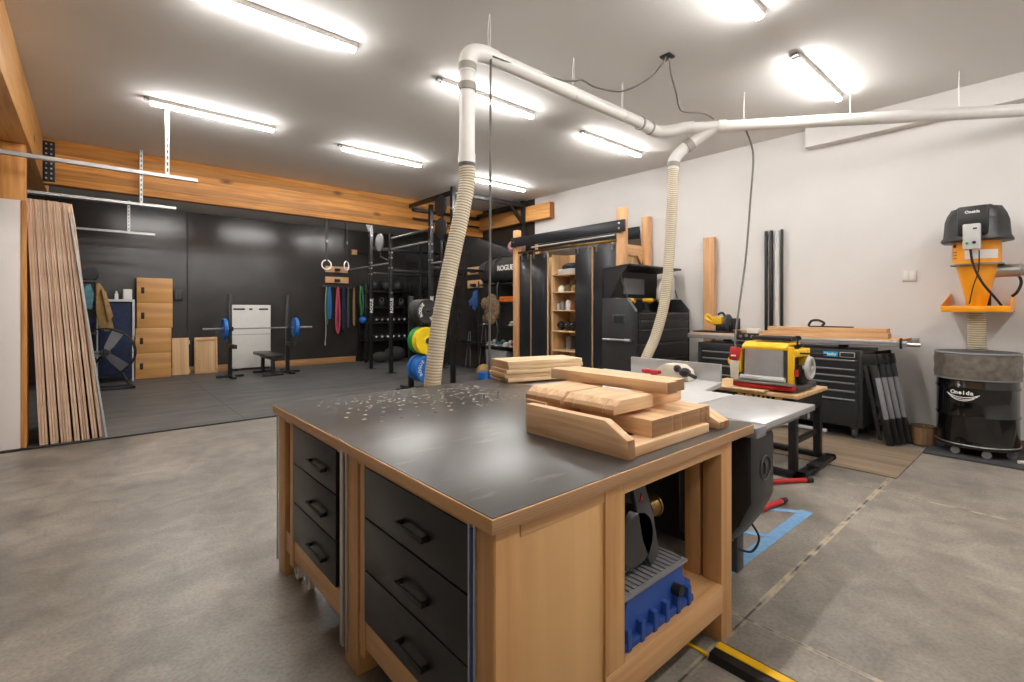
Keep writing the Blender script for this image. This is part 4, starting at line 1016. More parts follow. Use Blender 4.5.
# ================================================================== DUST COLLECTOR
DX, DY = 6.60, 0.575
solo('drum_mat', 'dark rubber mat on the floor under the dust drum', 'mat', MB().box(6.20, -0.4, 0.0, 6.96, 0.93, 0.02, 0.004), 'dark_grey')
t = thing('dust_drum', 'glossy black steel drum with dusty plastic bag collar standing under the dust collector', 'drum', (DX, DY, 0.02))
prof = [(0.0, 0.11), (0.275, 0.11), (0.292, 0.12), (0.288, 0.14), (0.285, 0.38), (0.293, 0.395), (0.293, 0.405), (0.285, 0.42), (0.285, 0.65), (0.293, 0.665), (0.293, 0.675), (0.285, 0.69), (0.285, 0.98), (0.0, 0.98)]
part(t, 'drum_body', MB().lathe(prof, (DX, DY, 0), seg=48), 'drum')
bagp = MB().lathe([(0.286, 0.755), (0.300, 0.762), (0.306, 0.80), (0.300, 0.87), (0.307, 0.93), (0.300, 0.985), (0.294, 0.99), (0.286, 0.985)], (DX, DY, 0), seg=48)
part(t, 'bag_collar', bagp, 'bag', label='dusty clear plastic bag folded over the rim')
part(t, 'clamp_ring', MB().torus((DX, DY, 1.0), 0.292, 0.012, 'z', 48).torus((DX, DY, 0.752), 0.298, 0.007, 'z', 48), 'mid_grey')
part(t, 'lid', MB().lathe([(0.0, 1.02), (0.09, 1.02), (0.27, 1.012), (0.288, 1.005), (0.288, 0.985), (0.0, 0.985)], (DX, DY, 0), seg=48), 'dark_grey')
part(t, 'bottom_ring', MB().torus((DX, DY, 0.125), 0.29, 0.007, 'z', 48), 'steel')
ux, uy = -math.sin(math.radians(41.07)), -math.cos(math.radians(41.07))
# label toward the room (-x, slightly -y side)
def drumtext(s, size, z, ang0, R, mbt, step):
    for i, ch in enumerate(s):
        a = ang0 + (i - (len(s)-1)/2)*step
        nx, ny = math.cos(a), math.sin(a)
        # reading direction when looked at from outside: tangent (-ny, nx)... 
        mbt.text(ch, size, frame((DX+nx*R, DY+ny*R, z), (-ny, nx, 0), (0, 0, 1)), 0.0006, 0.0015)
lt = MB(); A0 = math.radians(165)
drumtext('Oneida', 0.050, 0.625, A0, 0.2885, lt, 0.095)
for k, (z0, zz, hw_) in enumerate(((0.612, 0.58, 0.42), (0.598, 0.563, 0.37), (0.58, 0.548, 0.30))):
    pts = []
    for q in range(13):
        f = q/12*2-1; a = A0 + f*hw_
        pts.append((DX+math.cos(a)*0.2885, DY+math.sin(a)*0.2885, zz + (z0-zz)*f*f))
    lt.tube(pts, 0.0035, 6, 2)
part(t, 'logo', lt, 'white_paint', label='white Oneida lettering with three curved lines')
for a in (200, 250, 300, 20, 90, 150):
    cx, cy = DX+0.25*math.cos(math.radians(a)), DY+0.25*math.sin(math.radians(a))
    f = part(t, 'caster', MB().box(cx-0.02, cy-0.02, 0.085, cx+0.02, cy+0.02, 0.112), 'dark_grey')
    part(f, 'wheel', MB().cyl((cx-0.014, cy, 0.054), (cx+0.014, cy, 0.054), 0.033), 'mid_grey')
t.scale = (1.05, 1.05, 1.0)
part(t, 'dolly', MB().lathe([(0.0, 0.10), (0.295, 0.10), (0.295, 0.112), (0.0, 0.112)], (DX, DY, 0), seg=40), 'matte_black')

t = thing('cyclone_dust_collector', 'yellow cyclone dust collector with black hood mounted high on the right wall', 'dust collector', (DX, DY, 1.42))
part(t, 'cone', MB().lathe([(0.0, 1.44), (0.068, 1.44), (0.072, 1.46), (0.155, 1.87), (0.155, 1.90), (0.0, 1.90)], (DX, DY, 0), seg=40), 'orange_yellow')
part(t, 'barrel', MB().lathe([(0.0, 1.875), (0.178, 1.875), (0.178, 2.16), (0.0, 2.16)], (DX, DY, 0), seg=40), 'orange_yellow')
part(t, 'flange', MB().lathe([(0.0, 1.862), (0.195, 1.862), (0.195, 1.875), (0.0, 1.875)], (DX, DY, 0), seg=40), 'mid_grey')
hood = MB().lathe([(0.0, 2.09), (0.262, 2.09), (0.272, 2.10), (0.268, 2.12), (0.252, 2.14), (0.240, 2.30), (0.222, 2.36), (0.19, 2.42), (0.0, 2.425)], (DX, DY, 0), seg=10)
a_ = math.radians(178)
fm_ = Matrix.Translation((DX, DY, 0)) @ Matrix.Rotation(a_, 4, 'Z')
hood.box(0.10, -0.11, 2.14, 0.25, 0.11, 2.42, 0.02, 2, fm_)
hood.box(-0.22, -0.13, 2.16, 0.14, 0.13, 2.435, 0.02, 2, fm_)
part(t, 'hood', hood, 'black_plastic', label='black ribbed motor hood')
part(t, 'brand_lettering', MB().text('Oneida', 0.036, fm_ @ frame((0.2515, 0, 2.36), (0, 1, 0), (0, 0, 1)), 0.001, 0.0012), 'white_paint', label='small white lettering on the hood')
sb = part(t, 'switch_box', MB().box(0.245, -0.062, 2.0, 0.305, 0.062, 2.24, 0.01, 2, fm_), 'light_grey', label='grey switch box')
part(sb, 'green_button', MB().cyl(fm_ @ Vector((0.303, -0.03, 2.055)), fm_ @ Vector((0.312, -0.03, 2.055)), 0.012), 'plate_green')
part(sb, 'red_button', MB().cyl(fm_ @ Vector((0.303, 0.02, 2.06)), fm_ @ Vector((0.312, 0.02, 2.06)), 0.014).box(0.303, 0.012, 2.185, 0.307, 0.04, 2.20, 0, 2, fm_), 'matte_black')
wl = MB()
for q in range(-2, 8):
    aa = a_ + q*0.14
    wl.box(0.179, -0.014, 1.915, 0.182, 0.014, 2.0, 0, 2, Matrix.Translation((DX, DY, 0)) @ Matrix.Rotation(aa, 4, 'Z'))
part(t, 'warning_label', wl, 'white_plastic', label='white label band')
ds = MB()
for q in range(3):
    aa = a_ - 0.95 - 0.0*q
    mm = Matrix.Translation((DX, DY, 0)) @ Matrix.Rotation(aa, 4, 'Z')
    ds.box(0.178, -0.03, 1.93+q*0.03, 0.181, 0.03, 1.936+q*0.03, 0, 2, mm @ Matrix.Translation((0, 0, 0)))
ds.box(0.178, -0.02, 2.04, 0.181, 0.02, 2.07, 0, 2, Matrix.Translation((DX, DY, 0)) @ Matrix.Rotation(a_-0.95, 4, 'Z'))
part(t, 'decal', ds, 'matte_black')
part(t, 'bracket_shelf', MB().box(6.37, 0.33, 1.40, 6.99, 0.81, 1.425, 0.003).box(6.365, 0.33, 1.40, 6.375, 0.81, 1.46, 0.003).prism([(6.37, 1.425), (6.37, 1.50), (6.99, 1.60), (6.99, 1.425)], 'y', 0.328, 0.336).prism([(6.37, 1.425), (6.37, 1.47), (6.99, 1.60), (6.99, 1.425)], 'y', 0.806, 0.814), 'orange_yellow', label='yellow bracket shelf')
part(t, 'wall_plate', MB().box(6.975, 0.50, 1.43, 6.995, 0.66, 2.0, 0.003).box(6.76, 0.54, 1.95, 6.98, 0.62, 2.02, 0.003), 'black_metal')
part(t, 'inlet', MB().cyl((DX+0.04, DY-0.12, 1.80), (DX+0.04, DY-0.29, 1.80), 0.062).cyl((DX+0.04, DY-0.28, 1.80), (DX+0.04, DY-0.36, 1.80), 0.056).torus((DX+0.04, DY-0.30, 1.80), 0.06, 0.006, 'y'), 'steel', label='steel inlet port with clamps')
part(t, 'cable', MB().tube([(DX-0.27, DY+0.02, 2.0), (DX-0.26, DY+0.0, 1.85), (DX-0.24, DY-0.06, 1.68), (DX-0.20, DY-0.14, 1.54), (DX-0.08, DY-0.19, 1.44)], 0.010), 'matte_black')
part(t, 'cable', MB().tube([(DX-0.26, DY-0.04, 1.99), (DX-0.20, DY-0.03, 1.80), (DX-0.16, DY+0.01, 1.65), (DX-0.13, DY+0.04, 1.48)], 0.005), 'matte_black')
part(t, 'cable', MB().tube([(DX+0.1, DY-0.25, 1.82), (DX+0.06, DY-0.30, 1.70), (DX+0.04, DY-0.28, 1.60), (DX+0.05, DY-0.24, 1.55)], 0.012), 'matte_black')
sh_ = MB()
for q in range(7): sh_.box(6.40+q*0.03, 0.64, 1.427, 6.42+q*0.03, 0.80, 1.452, 0.003)
solo('hose_clamp_tools', 'dark hand tools lying on the yellow bracket shelf', 'tools', sh_, 'matte_black')

def ribhose(root, pts, r, step=0.022, smooth=14, name='hose'):
    P = [Vector(p) for p in pts]
    h = part(root, name, MB().tube(pts, r*0.94, 20, smooth), 'hose')
    # resample centreline for ribs
    Q = []; n = len(P)
    for i in range(n-1):
        p0, p1, p2, p3 = P[max(i-1, 0)], P[i], P[i+1], P[min(i+2, n-1)]
        for k in range(40):
            t = k/40; Q.append(0.5*((2*p1)+(-p0+p2)*t+(2*p0-5*p1+4*p2-p3)*t*t+(-p0+3*p1-3*p2+p3)*t**3))
    Q.append(P[-1]); acc = 0; mb = MB(); nextd = step/2
    for a, b in zip(Q, Q[1:]):
        L = (b-a).length
        while acc + L >= nextd:
            f = (nextd-acc)/L; c = a.lerp(b, f); d = (b-a).normalized()
            q = Vector((0, 0, 1)).rotation_difference(d).to_matrix().to_4x4()
            bm2 = bmesh.new(); seg = 20; rs = 4; rg = []
            rr = 0.0042
            for s in range(seg):
                A = 2*PI*s/seg
                rg.append([bm2.verts.new(((r+rr*math.cos(2*PI*w/rs)-rr)*math.cos(A), (r+rr*math.cos(2*PI*w/rs)-rr)*math.sin(A), rr*1.3*math.sin(2*PI*w/rs))) for w in range(rs)])
            for s in range(seg):
                for w in range(rs): bm2.faces.new((rg[s][w], rg[(s+1) % seg][w], rg[(s+1) % seg][(w+1) % rs], rg[s][(w+1) % rs]))
            bmesh.ops.recalc_face_normals(bm2, faces=bm2.faces)
            mb._add(bm2, Matrix.Translation(c) @ q)
            nextd += step
        acc += L
    o = part(h, 'wire_ribs', mb, 'hose_rib'); o['kind'] = 'stuff'
    return h
t = thing('collector_hose', 'short clear ribbed hose from the yellow cone down into the black drum', 'hose', (DX, DY, 1.02))
ribhose(t, [(DX, DY, 1.44), (DX, DY, 1.2), (DX, DY, 1.022)], 0.072)
part(t, 'hose_clamp', MB().torus((DX, DY, 1.415), 0.073, 0.006, 'z').torus((DX, DY, 1.04), 0.075, 0.007, 'z'), 'steel')
t = thing('inlet_hose', 'clear ribbed hose leading right from the dust collector inlet', 'hose', (DX+0.04, 0.1, 1.74))
ribhose(t, [(DX+0.04, DY-0.34, 1.80), (DX+0.04, DY-0.6, 1.80), (DX+0.04, DY-1.0, 1.80)], 0.060)
part(t, 'hose_clamp', MB().torus((DX+0.04, DY-0.36, 1.80), 0.062, 0.006, 'y'), 'steel')
t = thing('floor_hose', 'thin pale hose curling at the bottom right of the drum', 'hose', (6.75, 0.2, 0.02))
part(t, 'tube', MB().tube([(6.9, 0.12, 0.28), (6.72, 0.14, 0.27), (6.55, 0.16, 0.18), (6.40, 0.22, 0.05), (6.36, 0.28, 0.035)], 0.016), 'hose')

# ================================================================== DUCTWORK overhead
t = thing('overhead_duct', 'white overhead dust duct with elbow running across the ceiling and down at left', 'duct', (3.5, 2.98, 3.4))
YP, ZP, R1 = 2.98, 3.415, 0.060
part(t, 'cross_pipe', MB().cyl((2.38, YP, ZP), (4.42, YP, ZP-0.0), R1, seg=28), 'ducting')
part(t, 'corner_elbow', MB().tube([(2.42, YP, ZP), (2.30, YP, ZP), (2.20, YP, ZP-0.03), (2.155, YP, ZP-0.09), (2.147, YP, ZP-0.20)], R1*1.1, 24, 6), 'ducting')
part(t, 'drop_pipe', MB().cyl((2.147, YP, ZP-0.16), (2.143, YP, 2.56), R1*0.99, seg=28), 'ducting')
part(t, 'drop_collar', MB().cyl((2.143, YP, 2.60), (2.143, YP, 2.53), R1*1.08, seg=28), 'ducting')
part(t, 'coupling', MB().cyl((2.149, YP, ZP-0.13), (2.148, YP, ZP-0.185), R1*1.13, seg=28), 'grey_band', label='grey rubber coupling')
part(t, 'coupling', MB().cyl((2.147, YP, ZP-0.28), (2.147, YP, ZP-0.335), R1*1.13, seg=28), 'grey_band', label='grey rubber coupling')
part(t, 'coupling', MB().cyl((2.143, YP, 2.53), (2.143, YP, 2.505), R1*1.10, seg=28), 'dark_grey')
part(t, 'elbow', MB().tube([(4.40, YP, ZP), (4.55, YP, ZP-0.01), (4.70, YP-0.03, ZP-0.03), (4.80, YP-0.12, ZP-0.025), (4.90, YP-0.24, ZP-0.0), (4.95, YP-0.32, ZP+0.0)], R1*1.08, 24, 6), 'ducting')
part(t, 'pipe_joint', MB().cyl((4.40, YP, ZP), (4.425, YP, ZP), R1*1.18, seg=28).cyl((4.58, YP-0.006, ZP-0.012), (4.60, YP-0.01, ZP-0.016), R1*1.18, seg=28), 'grey_band')
A = Vector((4.90, 2.76, 3.415)); B = Vector((6.93, -0.12, 3.30)); d = (B-A).normalized()
part(t, 'main_pipe', MB().cyl(A, B, R1*1.0, seg=28), 'ducting')
part(t, 'pipe_collar', MB().cyl(A+d*0.02, A+d*0.09, R1*1.16, seg=28).cyl(A+d*0.36, A+d*0.44, R1*1.16, seg=28), 'ducting')
br = [tuple(A+d*0.34), (5.02, 2.66, 3.30), (4.93, 2.77, 3.20), (4.865, 2.84, 3.09), (4.85, 2.85, 2.97)]
part(t, 'wye_branch', MB().tube(br, R1*1.02, 22, 6), 'ducting')
mk = MB().cyl((4.985, 2.705, 3.262), (4.945, 2.752, 3.215), R1*1.14, seg=24).cyl((4.856, 2.846, 3.05), (4.851, 2.849, 3.0), R1*1.14, seg=24)
part(t, 'printed_collar', mk, 'grey_band', label='grey printed collar')
# hanging loops
def hang(p, top, n):
    o = MB().tube([(p[0], p[1], p[2]-0.06), (p[0]-0.015, p[1], (p[2]+top)/2), (p[0], p[1], top)], 0.003, 6, 4).tube([(p[0], p[1], p[2]+0.05), (p[0]+0.02, p[1]+0.01, (p[2]+top)/2), (p[0]+0.005, p[1], top)], 0.003, 6, 4)
    o.torus((p[0], p[1], p[2]), 0.062, 0.003, 'x' if n else 'y', 20, 6)
    return o
for i, (p, nx, lab) in enumerate((((2.36, YP, ZP), 1, 'thin hanging wire at the duct corner elbow'), ((3.35, YP, ZP), 1, 'thin hanging wire on the middle of the left duct run'), ((4.1, YP, ZP), 1, 'thin hanging wire near the right end of the left duct run'),
        (tuple(A+d*0.62), 0, 'white hanging strap on the long duct nearest the wye'), (tuple(A+d*1.62), 0, 'white hanging strap on the long duct beneath the right ceiling light'), (tuple(A+d*2.55), 0, 'white hanging strap on the long duct near the right edge of the photo'))):
    solo('duct_hanger', lab, 'hanger', hang(p, HC-0.001, nx), 'white_plastic', 'wires and straps hanging the overhead duct')
t = thing('flex_hose', 'long cream ribbed hose dropping behind the workbench from the left duct', 'hose', (2.2, YP, 0.0))
ribhose(t, [(2.143, YP, 2.52), (2.145, YP, 2.38), (2.09, YP+0.01, 2.10), (2.02, YP+0.02, 1.80), (1.95, YP+0.02, 1.50), (1.90, YP+0.03, 1.20), (1.872, YP+0.05, 0.88), (1.88, YP+0.09, 0.60), (1.90, YP+0.1, 0.30), (1.90, YP+0.1, 0.004)], 0.064, step=0.021)
t = thing('flex_hose', 'cream ribbed hose dropping from the wye to the machine fence', 'hose', (4.6, 2.9, 0.0))
ribhose(t, [(4.85, 2.85, 2.98), (4.84, 2.852, 2.7), (4.815, 2.858, 2.3), (4.78, 2.865, 1.9), (4.72, 2.88, 1.5), (4.62, 2.92, 1.15), (4.48, 2.96, 0.88), (4.40, 2.98, 0.6), (4.40, 3.0, 0.3), (4.40, 3.0, 0.004)], 0.058, step=0.021)
# cords
t = thing('ceiling_cord_box', 'black junction plate on the ceiling with two cords hanging from it', 'junction box', (3.97, 2.39, 3.7))
part(t, 'plate', MB().box(3.925, 2.345, 3.73, 4.025, 2.445, HC, 0.004), 'black_metal')
part(t, 'cord', MB().tube([(3.95, 2.39, 3.735), (3.93, 2.43, 3.66), (3.86, 2.55, 3.54), (3.72, 2.72, 3.46), (3.55, 2.88, 3.50), (3.40, 2.92, 3.535), (3.30, 2.93, 3.50), (3.10, 2.93, 3.45), (2.60, 2.93, 3.41), (2.345, 2.92, 3.39)], 0.008), 'cord')
part(t, 'cord', MB().tube([(4.0, 2.39, 3.735), (4.04, 2.40, 3.62), (4.20, 2.44, 3.50), (4.45, 2.55, 3.46), (4.68, 2.62, 3.495), (4.95, 2.55, 3.53), (5.12, 2.52, 3.505)], 0.008), 'cord')
t = thing('drop_cord', 'thin grey cord hanging straight down beside the left duct drop to the bench', 'cord', (2.43, 2.95, 0.5))
part(t, 'cable', MB().tube([(2.345, 2.925, 3.395), (2.342, 2.94, 3.3), (2.34, 2.945, 2.0), (2.335, 2.95, 1.0), (2.325, 2.95, 0.5)], 0.009, 10), 'cord')
P0 = A + d*0.64
t = thing('drop_cord', 'dark cord hanging from the long duct to a red connector above the saw', 'cord', (4.6, 2.0, 0.9))
part(t, 'cable', MB().tube([tuple(P0+Vector((0, 0, -0.055))), (5.40, 2.22, 3.1), (5.33, 2.22, 2.6), (5.13, 2.18, 2.0), (4.80, 2.10, 1.5), (4.52, 2.02, 1.17), (4.48, 2.0, 1.08)], 0.010, 10), 'cord')
part(t, 'connector', MB().box(-0.03, -0.042, -0.06, 0.03, 0.042, 0.06, 0.012, 2, Matrix.Translation((4.45, 1.99, 1.02)) @ ROT(0.1, 0.1, 0)), 'red', label='red connector block')
part(t, 'connector_tag', MB().text('TWIST', 0.03, frame((4.406, 1.99, 1.01), (0, -1, 0), (0, 0, 1)), 0.001, 0.0008) if False else MB().box(4.412, 1.968, 0.997, 4.418, 2.012, 1.012, 0.002), 'white_paint', label='white strip on the connector')
part(t, 'plug_body', MB().prism([(1.955, 0.96), (2.03, 0.96), (2.02, 0.80), (1.965, 0.80)], 'x', 4.42, 4.47, 0.008), 'hose', label='cream plug below the connector')
# ================================================================== GYM, back wall
FZ = 0.0125
nm = ['top', 'second', 'third', 'bottom']
for i in range(4):
    zt = FZ + (3-i)*0.518
    t = thing('plywood_crate', '{} of four orange plywood crates stacked against the black back wall'.format(nm[i]) if i in (0, 3) else '{} crate from the top in the orange plywood stack by the black wall'.format(nm[i]),
              'crate', (0.97, 12.58, zt), 0, 'stacked plywood crates')
    dx = (0.02, 0.02, 0.0, 0.0)[i]
    part(t, 'box', MB().box(0.665+dx, 12.4, zt, 1.265+dx, 12.77, zt+0.515, 0.006), 'ply_orange')
    part(t, 'hand_hole', MB().box(0.735+dx, 12.397, zt+0.19, 0.79+dx, 12.402, zt+0.32, 0.008), 'matte_black')
t = thing('leaning_panel', 'narrow pale plywood board leaning on the wall next to the crates', 'board', (1.45, 12.6, FZ), 0, None, rot=(-0.06, 0, 0))
part(t, 'board', MB().box(-0.15, -0.01, 0, 0.0, 0.012, 0.80, 0.002).box(0.002, -0.01, 0, 0.15, 0.012, 0.80, 0.002), 'ply_pale', world=False)
part(t, 'cleat', MB().box(0.13, -0.03, 0.03, 0.17, 0.0, 0.10, 0.004).box(0.13, -0.03, 0.66, 0.17, 0.0, 0.74, 0.004), 'ply_pale', world=False)
t = thing('leaning_panel', 'pale framed plywood hatch leaning on the wall left of the barbell', 'panel', (1.92, 12.6, FZ), 0, None, rot=(-0.06, 0, 0))
part(t, 'panel', MB().box(-0.22, -0.012, 0, 0.22, 0.012, 0.80, 0.003), 'ply_pale', world=False)
part(t, 'frame', MB().box(-0.22, -0.03, 0, -0.18, -0.012, 0.80, 0.002).box(0.18, -0.03, 0, 0.22, -0.012, 0.80, 0.002).box(-0.18, -0.03, 0, 0.18, -0.012, 0.04, 0.002).box(-0.18, -0.03, 0.72, 0.18, -0.012, 0.76, 0.002), 'maple_x', world=False)
t = thing('wall_box', 'small black outlet box on the black wall right of the crates', 'outlet', (1.42, 12.79, 1.6))
part(t, 'cover', MB().box(1.34, 12.74, 1.62, 1.50, 12.798, 1.86, 0.008), 'black_plastic')
part(t, 'socket', MB().box(1.37, 12.735, 1.66, 1.41, 12.742, 1.82).box(1.43, 12.735, 1.66, 1.47, 12.742, 1.82), 'dark_grey')
# white board / folding treadmill standing behind barbell
t = thing('white_panel_board', 'tall white panel with black slots standing behind the barbell', 'panel', (2.84, 12.65, FZ))
part(t, 'panel', MB().box(2.42, 12.62, 0.06, 3.26, 12.70, 1.54, 0.012), 'white_plastic')
part(t, 'slot', MB().box(2.46, 12.612, 1.42, 2.70, 12.621, 1.46, 0.003).box(2.79, 12.612, 1.42, 2.86, 12.621, 1.46, 0.003).box(3.0, 12.612, 1.42, 3.2, 12.621, 1.46, 0.003), 'matte_black')
part(t, 'seam', MB().box(2.44, 12.615, 0.84, 3.24, 12.6205, 0.85), 'mid_grey')
part(t, 'foot', MB().box(2.46, 12.56, FZ, 2.54, 12.76, 0.06, 0.006).box(3.14, 12.56, FZ, 3.22, 12.76, 0.06, 0.006), 'matte_black')
# squat stand pair
def stand(x, lab, first=None):
    if first: return dup(first, (x, 11.5, FZ), 0, lab)
    t = thing('squat_stand', lab, 'squat stand', (x, 11.5, FZ), 0, 'squat stands')
    part(t, 'post', MB().box(-0.035, -0.035, 0.02, 0.035, 0.035, 1.74, 0.004), 'black_metal', world=False)
    part(t, 'base', MB().box(-0.04, -0.42, 0.0, 0.04, 0.42, 0.05, 0.006).box(-0.25, -0.04, 0.0, 0.25, 0.04, 0.05, 0.006), 'black_metal', world=False)
    part(t, 'hook', MB().box(-0.04, -0.13, 0.97, 0.04, -0.035, 1.0, 0.003).box(-0.04, -0.14, 0.97, 0.04, -0.12, 1.06, 0.003), 'matte_black', world=False)
    part(t, 'spotter_arm', MB().box(-0.035, -0.50, 0.62, 0.035, 0.0, 0.70, 0.006), 'matte_black', world=False)
    return t
st = stand(2.18, 'left squat stand holding the barbell')
stand(3.32, 'right squat stand holding the barbell', st)
t = thing('barbell', 'barbell with one blue plate on each end resting in the squat stands', 'barbell', (2.75, 11.40, 1.03))
part(t, 'bar', MB().cyl((1.68, 11.40, 1.03), (3.82, 11.40, 1.03), 0.014), 'mid_grey')
part(t, 'sleeve', MB().cyl((1.68, 11.40, 1.03), (2.02, 11.40, 1.03), 0.025).cyl((3.48, 11.40, 1.03), (3.82, 11.40, 1.03), 0.025).cyl((2.02, 11.40, 1.03), (2.05, 11.40, 1.03), 0.035).cyl((3.45, 11.40, 1.03), (3.48, 11.40, 1.03), 0.035), 'mid_grey')
def plateprof(r, w):
    return [(0.0, 0), (0.03, 0), (0.07, 0.0), (0.075, 0.008), (r*0.80, 0.008), (r*0.83, 0.0), (r*0.98, 0), (r, 0.008), (r, w-0.008), (r*0.98, w), (r*0.83, w), (r*0.80, w-0.008), (0.075, w-0.008), (0.07, w), (0.03, w), (0.0, w)]
for i, x in enumerate((2.03, 3.42)):
    solo('bumper_plate', ['blue plate on the left end of the barbell', 'blue plate on the right end of the barbell'][i], 'weight plate',
         MB().lathe(plateprof(0.215, 0.07), (x, 11.40, 1.03), 'x'), 'plate_blue', 'blue plates on the barbell')
# flat bench
t = thing('weight_bench', 'flat black weight bench in front of the squat stands', 'bench', (2.92, 11.55, FZ), 0.0)
part(t, 'pad', MB().box(-0.17, -0.55, 0.40, 0.17, 0.55, 0.47, 0.018), 'vinyl', world=False)
part(t, 'frame', MB().box(-0.04, -0.50, 0.34, 0.04, 0.50, 0.40, 0.005), 'black_metal', world=False)
part(t, 'leg', MB().box(-0.035, -0.44, 0.0, 0.035, -0.36, 0.36, 0.005).box(-0.2, -0.45, 0.0, 0.2, -0.38, 0.05, 0.005), 'black_metal', world=False)
part(t, 'leg', MB().box(-0.035, 0.36, 0.0, 0.035, 0.44, 0.36, 0.005).box(-0.2, 0.38, 0.0, 0.2, 0.45, 0.05, 0.005), 'black_metal', world=False)
# rings
def ring(x, lab, first=None):
    if first: return dup(first, (x, 11.0, 2.33), 0, lab)
    t = thing('gymnastic_ring', lab, 'gymnastic ring', (x, 11.0, 2.33), 0, 'hanging gymnastic rings')
    part(t, 'ring', MB().torus((0, 0, 0.117), 0.105, 0.014, 'y'), 'white_melamine', world=False)
    part(t, 'strap', MB().box(-0.02, -0.018, 0.20, 0.02, -0.015, 1.268).box(-0.02, 0.015, 0.20, 0.02, 0.018, 1.268), 'matte_black', world=False)
    part(t, 'buckle', MB().box(-0.024, -0.025, 0.62, 0.024, -0.012, 0.68, 0.003), 'mid_grey', world=False)
    return t
r0 = ring(4.01, 'left gymnastic ring hanging before the black wall'); r1 = ring(4.47, 'right gymnastic ring, turned, hanging before the black wall', r0); r1.rotation_euler = (0, 0, 0.7)
# wood blocks with hooks
for i, (xa, xb, za, zb) in enumerate(((4.62, 5.22, 2.42, 2.58), (4.62, 5.24, 2.14, 2.30))):
    t = thing('wall_block', ['upper fir mounting block on the black back wall', 'lower fir mounting block on the black back wall'][i], 'block', ((xa+xb)/2, 12.77, za))
    part(t, 'board', MB().box(xa, 12.745, za, xb, 12.798, zb, 0.004), 'fir_x')
    part(t, 'hook', MB().box(4.86, 12.66, za+0.03, 4.98, 12.75, za+0.10, 0.004), 'matte_black')
t = thing('wall_block', 'small fir block with a rod higher on the black wall by the rig', 'block', (5.4, 12.77, 2.95))
part(t, 'board', MB().box(5.33, 12.745, 2.93, 5.48, 12.798, 3.07, 0.004), 'fir_x')
part(t, 'rod', MB().cyl((5.48, 12.72, 3.0), (5.75, 12.72, 2.98), 0.014), 'matte_black')
# band rack
t = thing('band_rack', 'black wall bar with hooks holding exercise bands', 'rack', (4.95, 12.7, 1.98))
part(t, 'bar', MB().box(4.55, 12.74, 2.0, 5.45, 12.79, 2.06, 0.004), 'black_metal')
hk = MB()
for q in range(8): hk.cyl((4.62+q*0.11, 12.62, 2.02), (4.62+q*0.11, 12.76, 2.02), 0.008)
part(t, 'hook', hk, 'black_metal')
def band(x, w, zt, zb, mat, lab, th=0.012, y=12.68):
    mb = MB()
    pts = []
    for q in range(24):
        a = 2*PI*q/24
        pts.append((x + w*math.cos(a)*(0.5 + 0.5*(0.5-0.5*math.sin(a))), y, (zt+zb)/2 + (zt-zb)/2*math.sin(a)))
    mb.tube(pts, th, 8, 2, True)
    mb.tube([(p[0]*0.6+x*0.4, p[1]-0.02, p[2]) for p in pts], th, 8, 2, True)
    solo('exercise_band', lab, 'band', mb, mat, 'exercise bands on the black wall')
M['dull_green'] = plain('dull_green', '#2f6b3e', 0.7)
band(4.64, 0.03, 2.02, 1.05, 'dull_green', 'green exercise band at the left end of the band rack')
band(4.70, 0.05, 2.02, 1.2, 'plate_blue', 'blue exercise band beside the green one on the band rack', 0.02)
band(4.93, 0.07, 2.02, 0.80, 'red_band', 'wide red exercise band hanging lowest on the band rack', 0.018) if False else None
M['pink_band'] = plain('rose_band', '#b8445a', 0.6)
band(4.92, 0.07, 2.02, 0.80, 'pink_band', 'wide rose exercise band in the middle of the band rack', 0.02)
band(5.08, 0.05, 2.02, 0.86, 'navy_cloth', 'navy exercise band right of the rose one', 0.018)
band(5.20, 0.03, 2.02, 0.95, 'dark_grey', 'dark grey exercise band right of the navy one', 0.014)
band(5.36, 0.03, 2.02, 1.0, 'tan_cloth', 'tan and dark strap at the right end of the band rack', 0.012)
solo('jump_rope', 'thin pale jump rope hanging low at the left of the band rack', 'rope', MB().tube([(4.61, 12.66, 2.02), (4.58, 12.66, 1.5), (4.60, 12.66, 0.9), (4.58, 12.66, 0.6)], 0.008).cyl((4.58, 12.66, 0.6), (4.58, 12.66, 0.5), 0.014), 'light_grey')

# ---------------------------------------------------------- rig
t = thing('power_rig', 'tall black steel pull-up rig standing beside the right gym wall', 'rig', (5.04, 9.2, FZ))
def post(x, y, z1, lab=None):
    p = part(t, 'post', MB().box(x-0.038, y-0.038, FZ, x+0.038, y+0.038, z1, 0.004), 'black_metal')
    h = MB(); z = 0.35
    while z < min(z1, 3.3)-0.1:
        h.box(x-0.041, y-0.010, z-0.010, x-0.037, y+0.010, z+0.010); h.box(x-0.010, y-0.041, z-0.010, x+0.010, y-0.037, z+0.010); z += 0.15
    part(p, 'bolt_holes', h, 'matte_black')['kind'] = 'stuff'
    part(p, 'foot_plate', MB().box(x-0.09, y-0.09, FZ, x+0.09, y+0.09, FZ+0.01), 'black_metal')
    return p
post(5.04, 10.93, 3.55); post(5.04, 9.9, 3.12); post(5.04, 8.22, 3.50); post(5.04, 7.45, 3.70)
post(6.40, 10.93, 3.2); post(6.40, 9.9, 3.12)
post(6.80, 7.45, 3.70)
for y in (7.45, 8.22, 9.9, 10.93):
    p = [o for o in t.children if o.name.startswith('post')]
tx = MB()
for y in (8.22, 9.9, 10.93):
    tx.text('ROGUE', 0.10, frame((5.04, y-0.040, 1.52), (0, 0, 1), (-1, 0, 0)), 0.001, 0.003)
part(t, 'post_lettering', tx, 'white_paint', label='white vertical ROGUE lettering on the posts')
bl = MB()
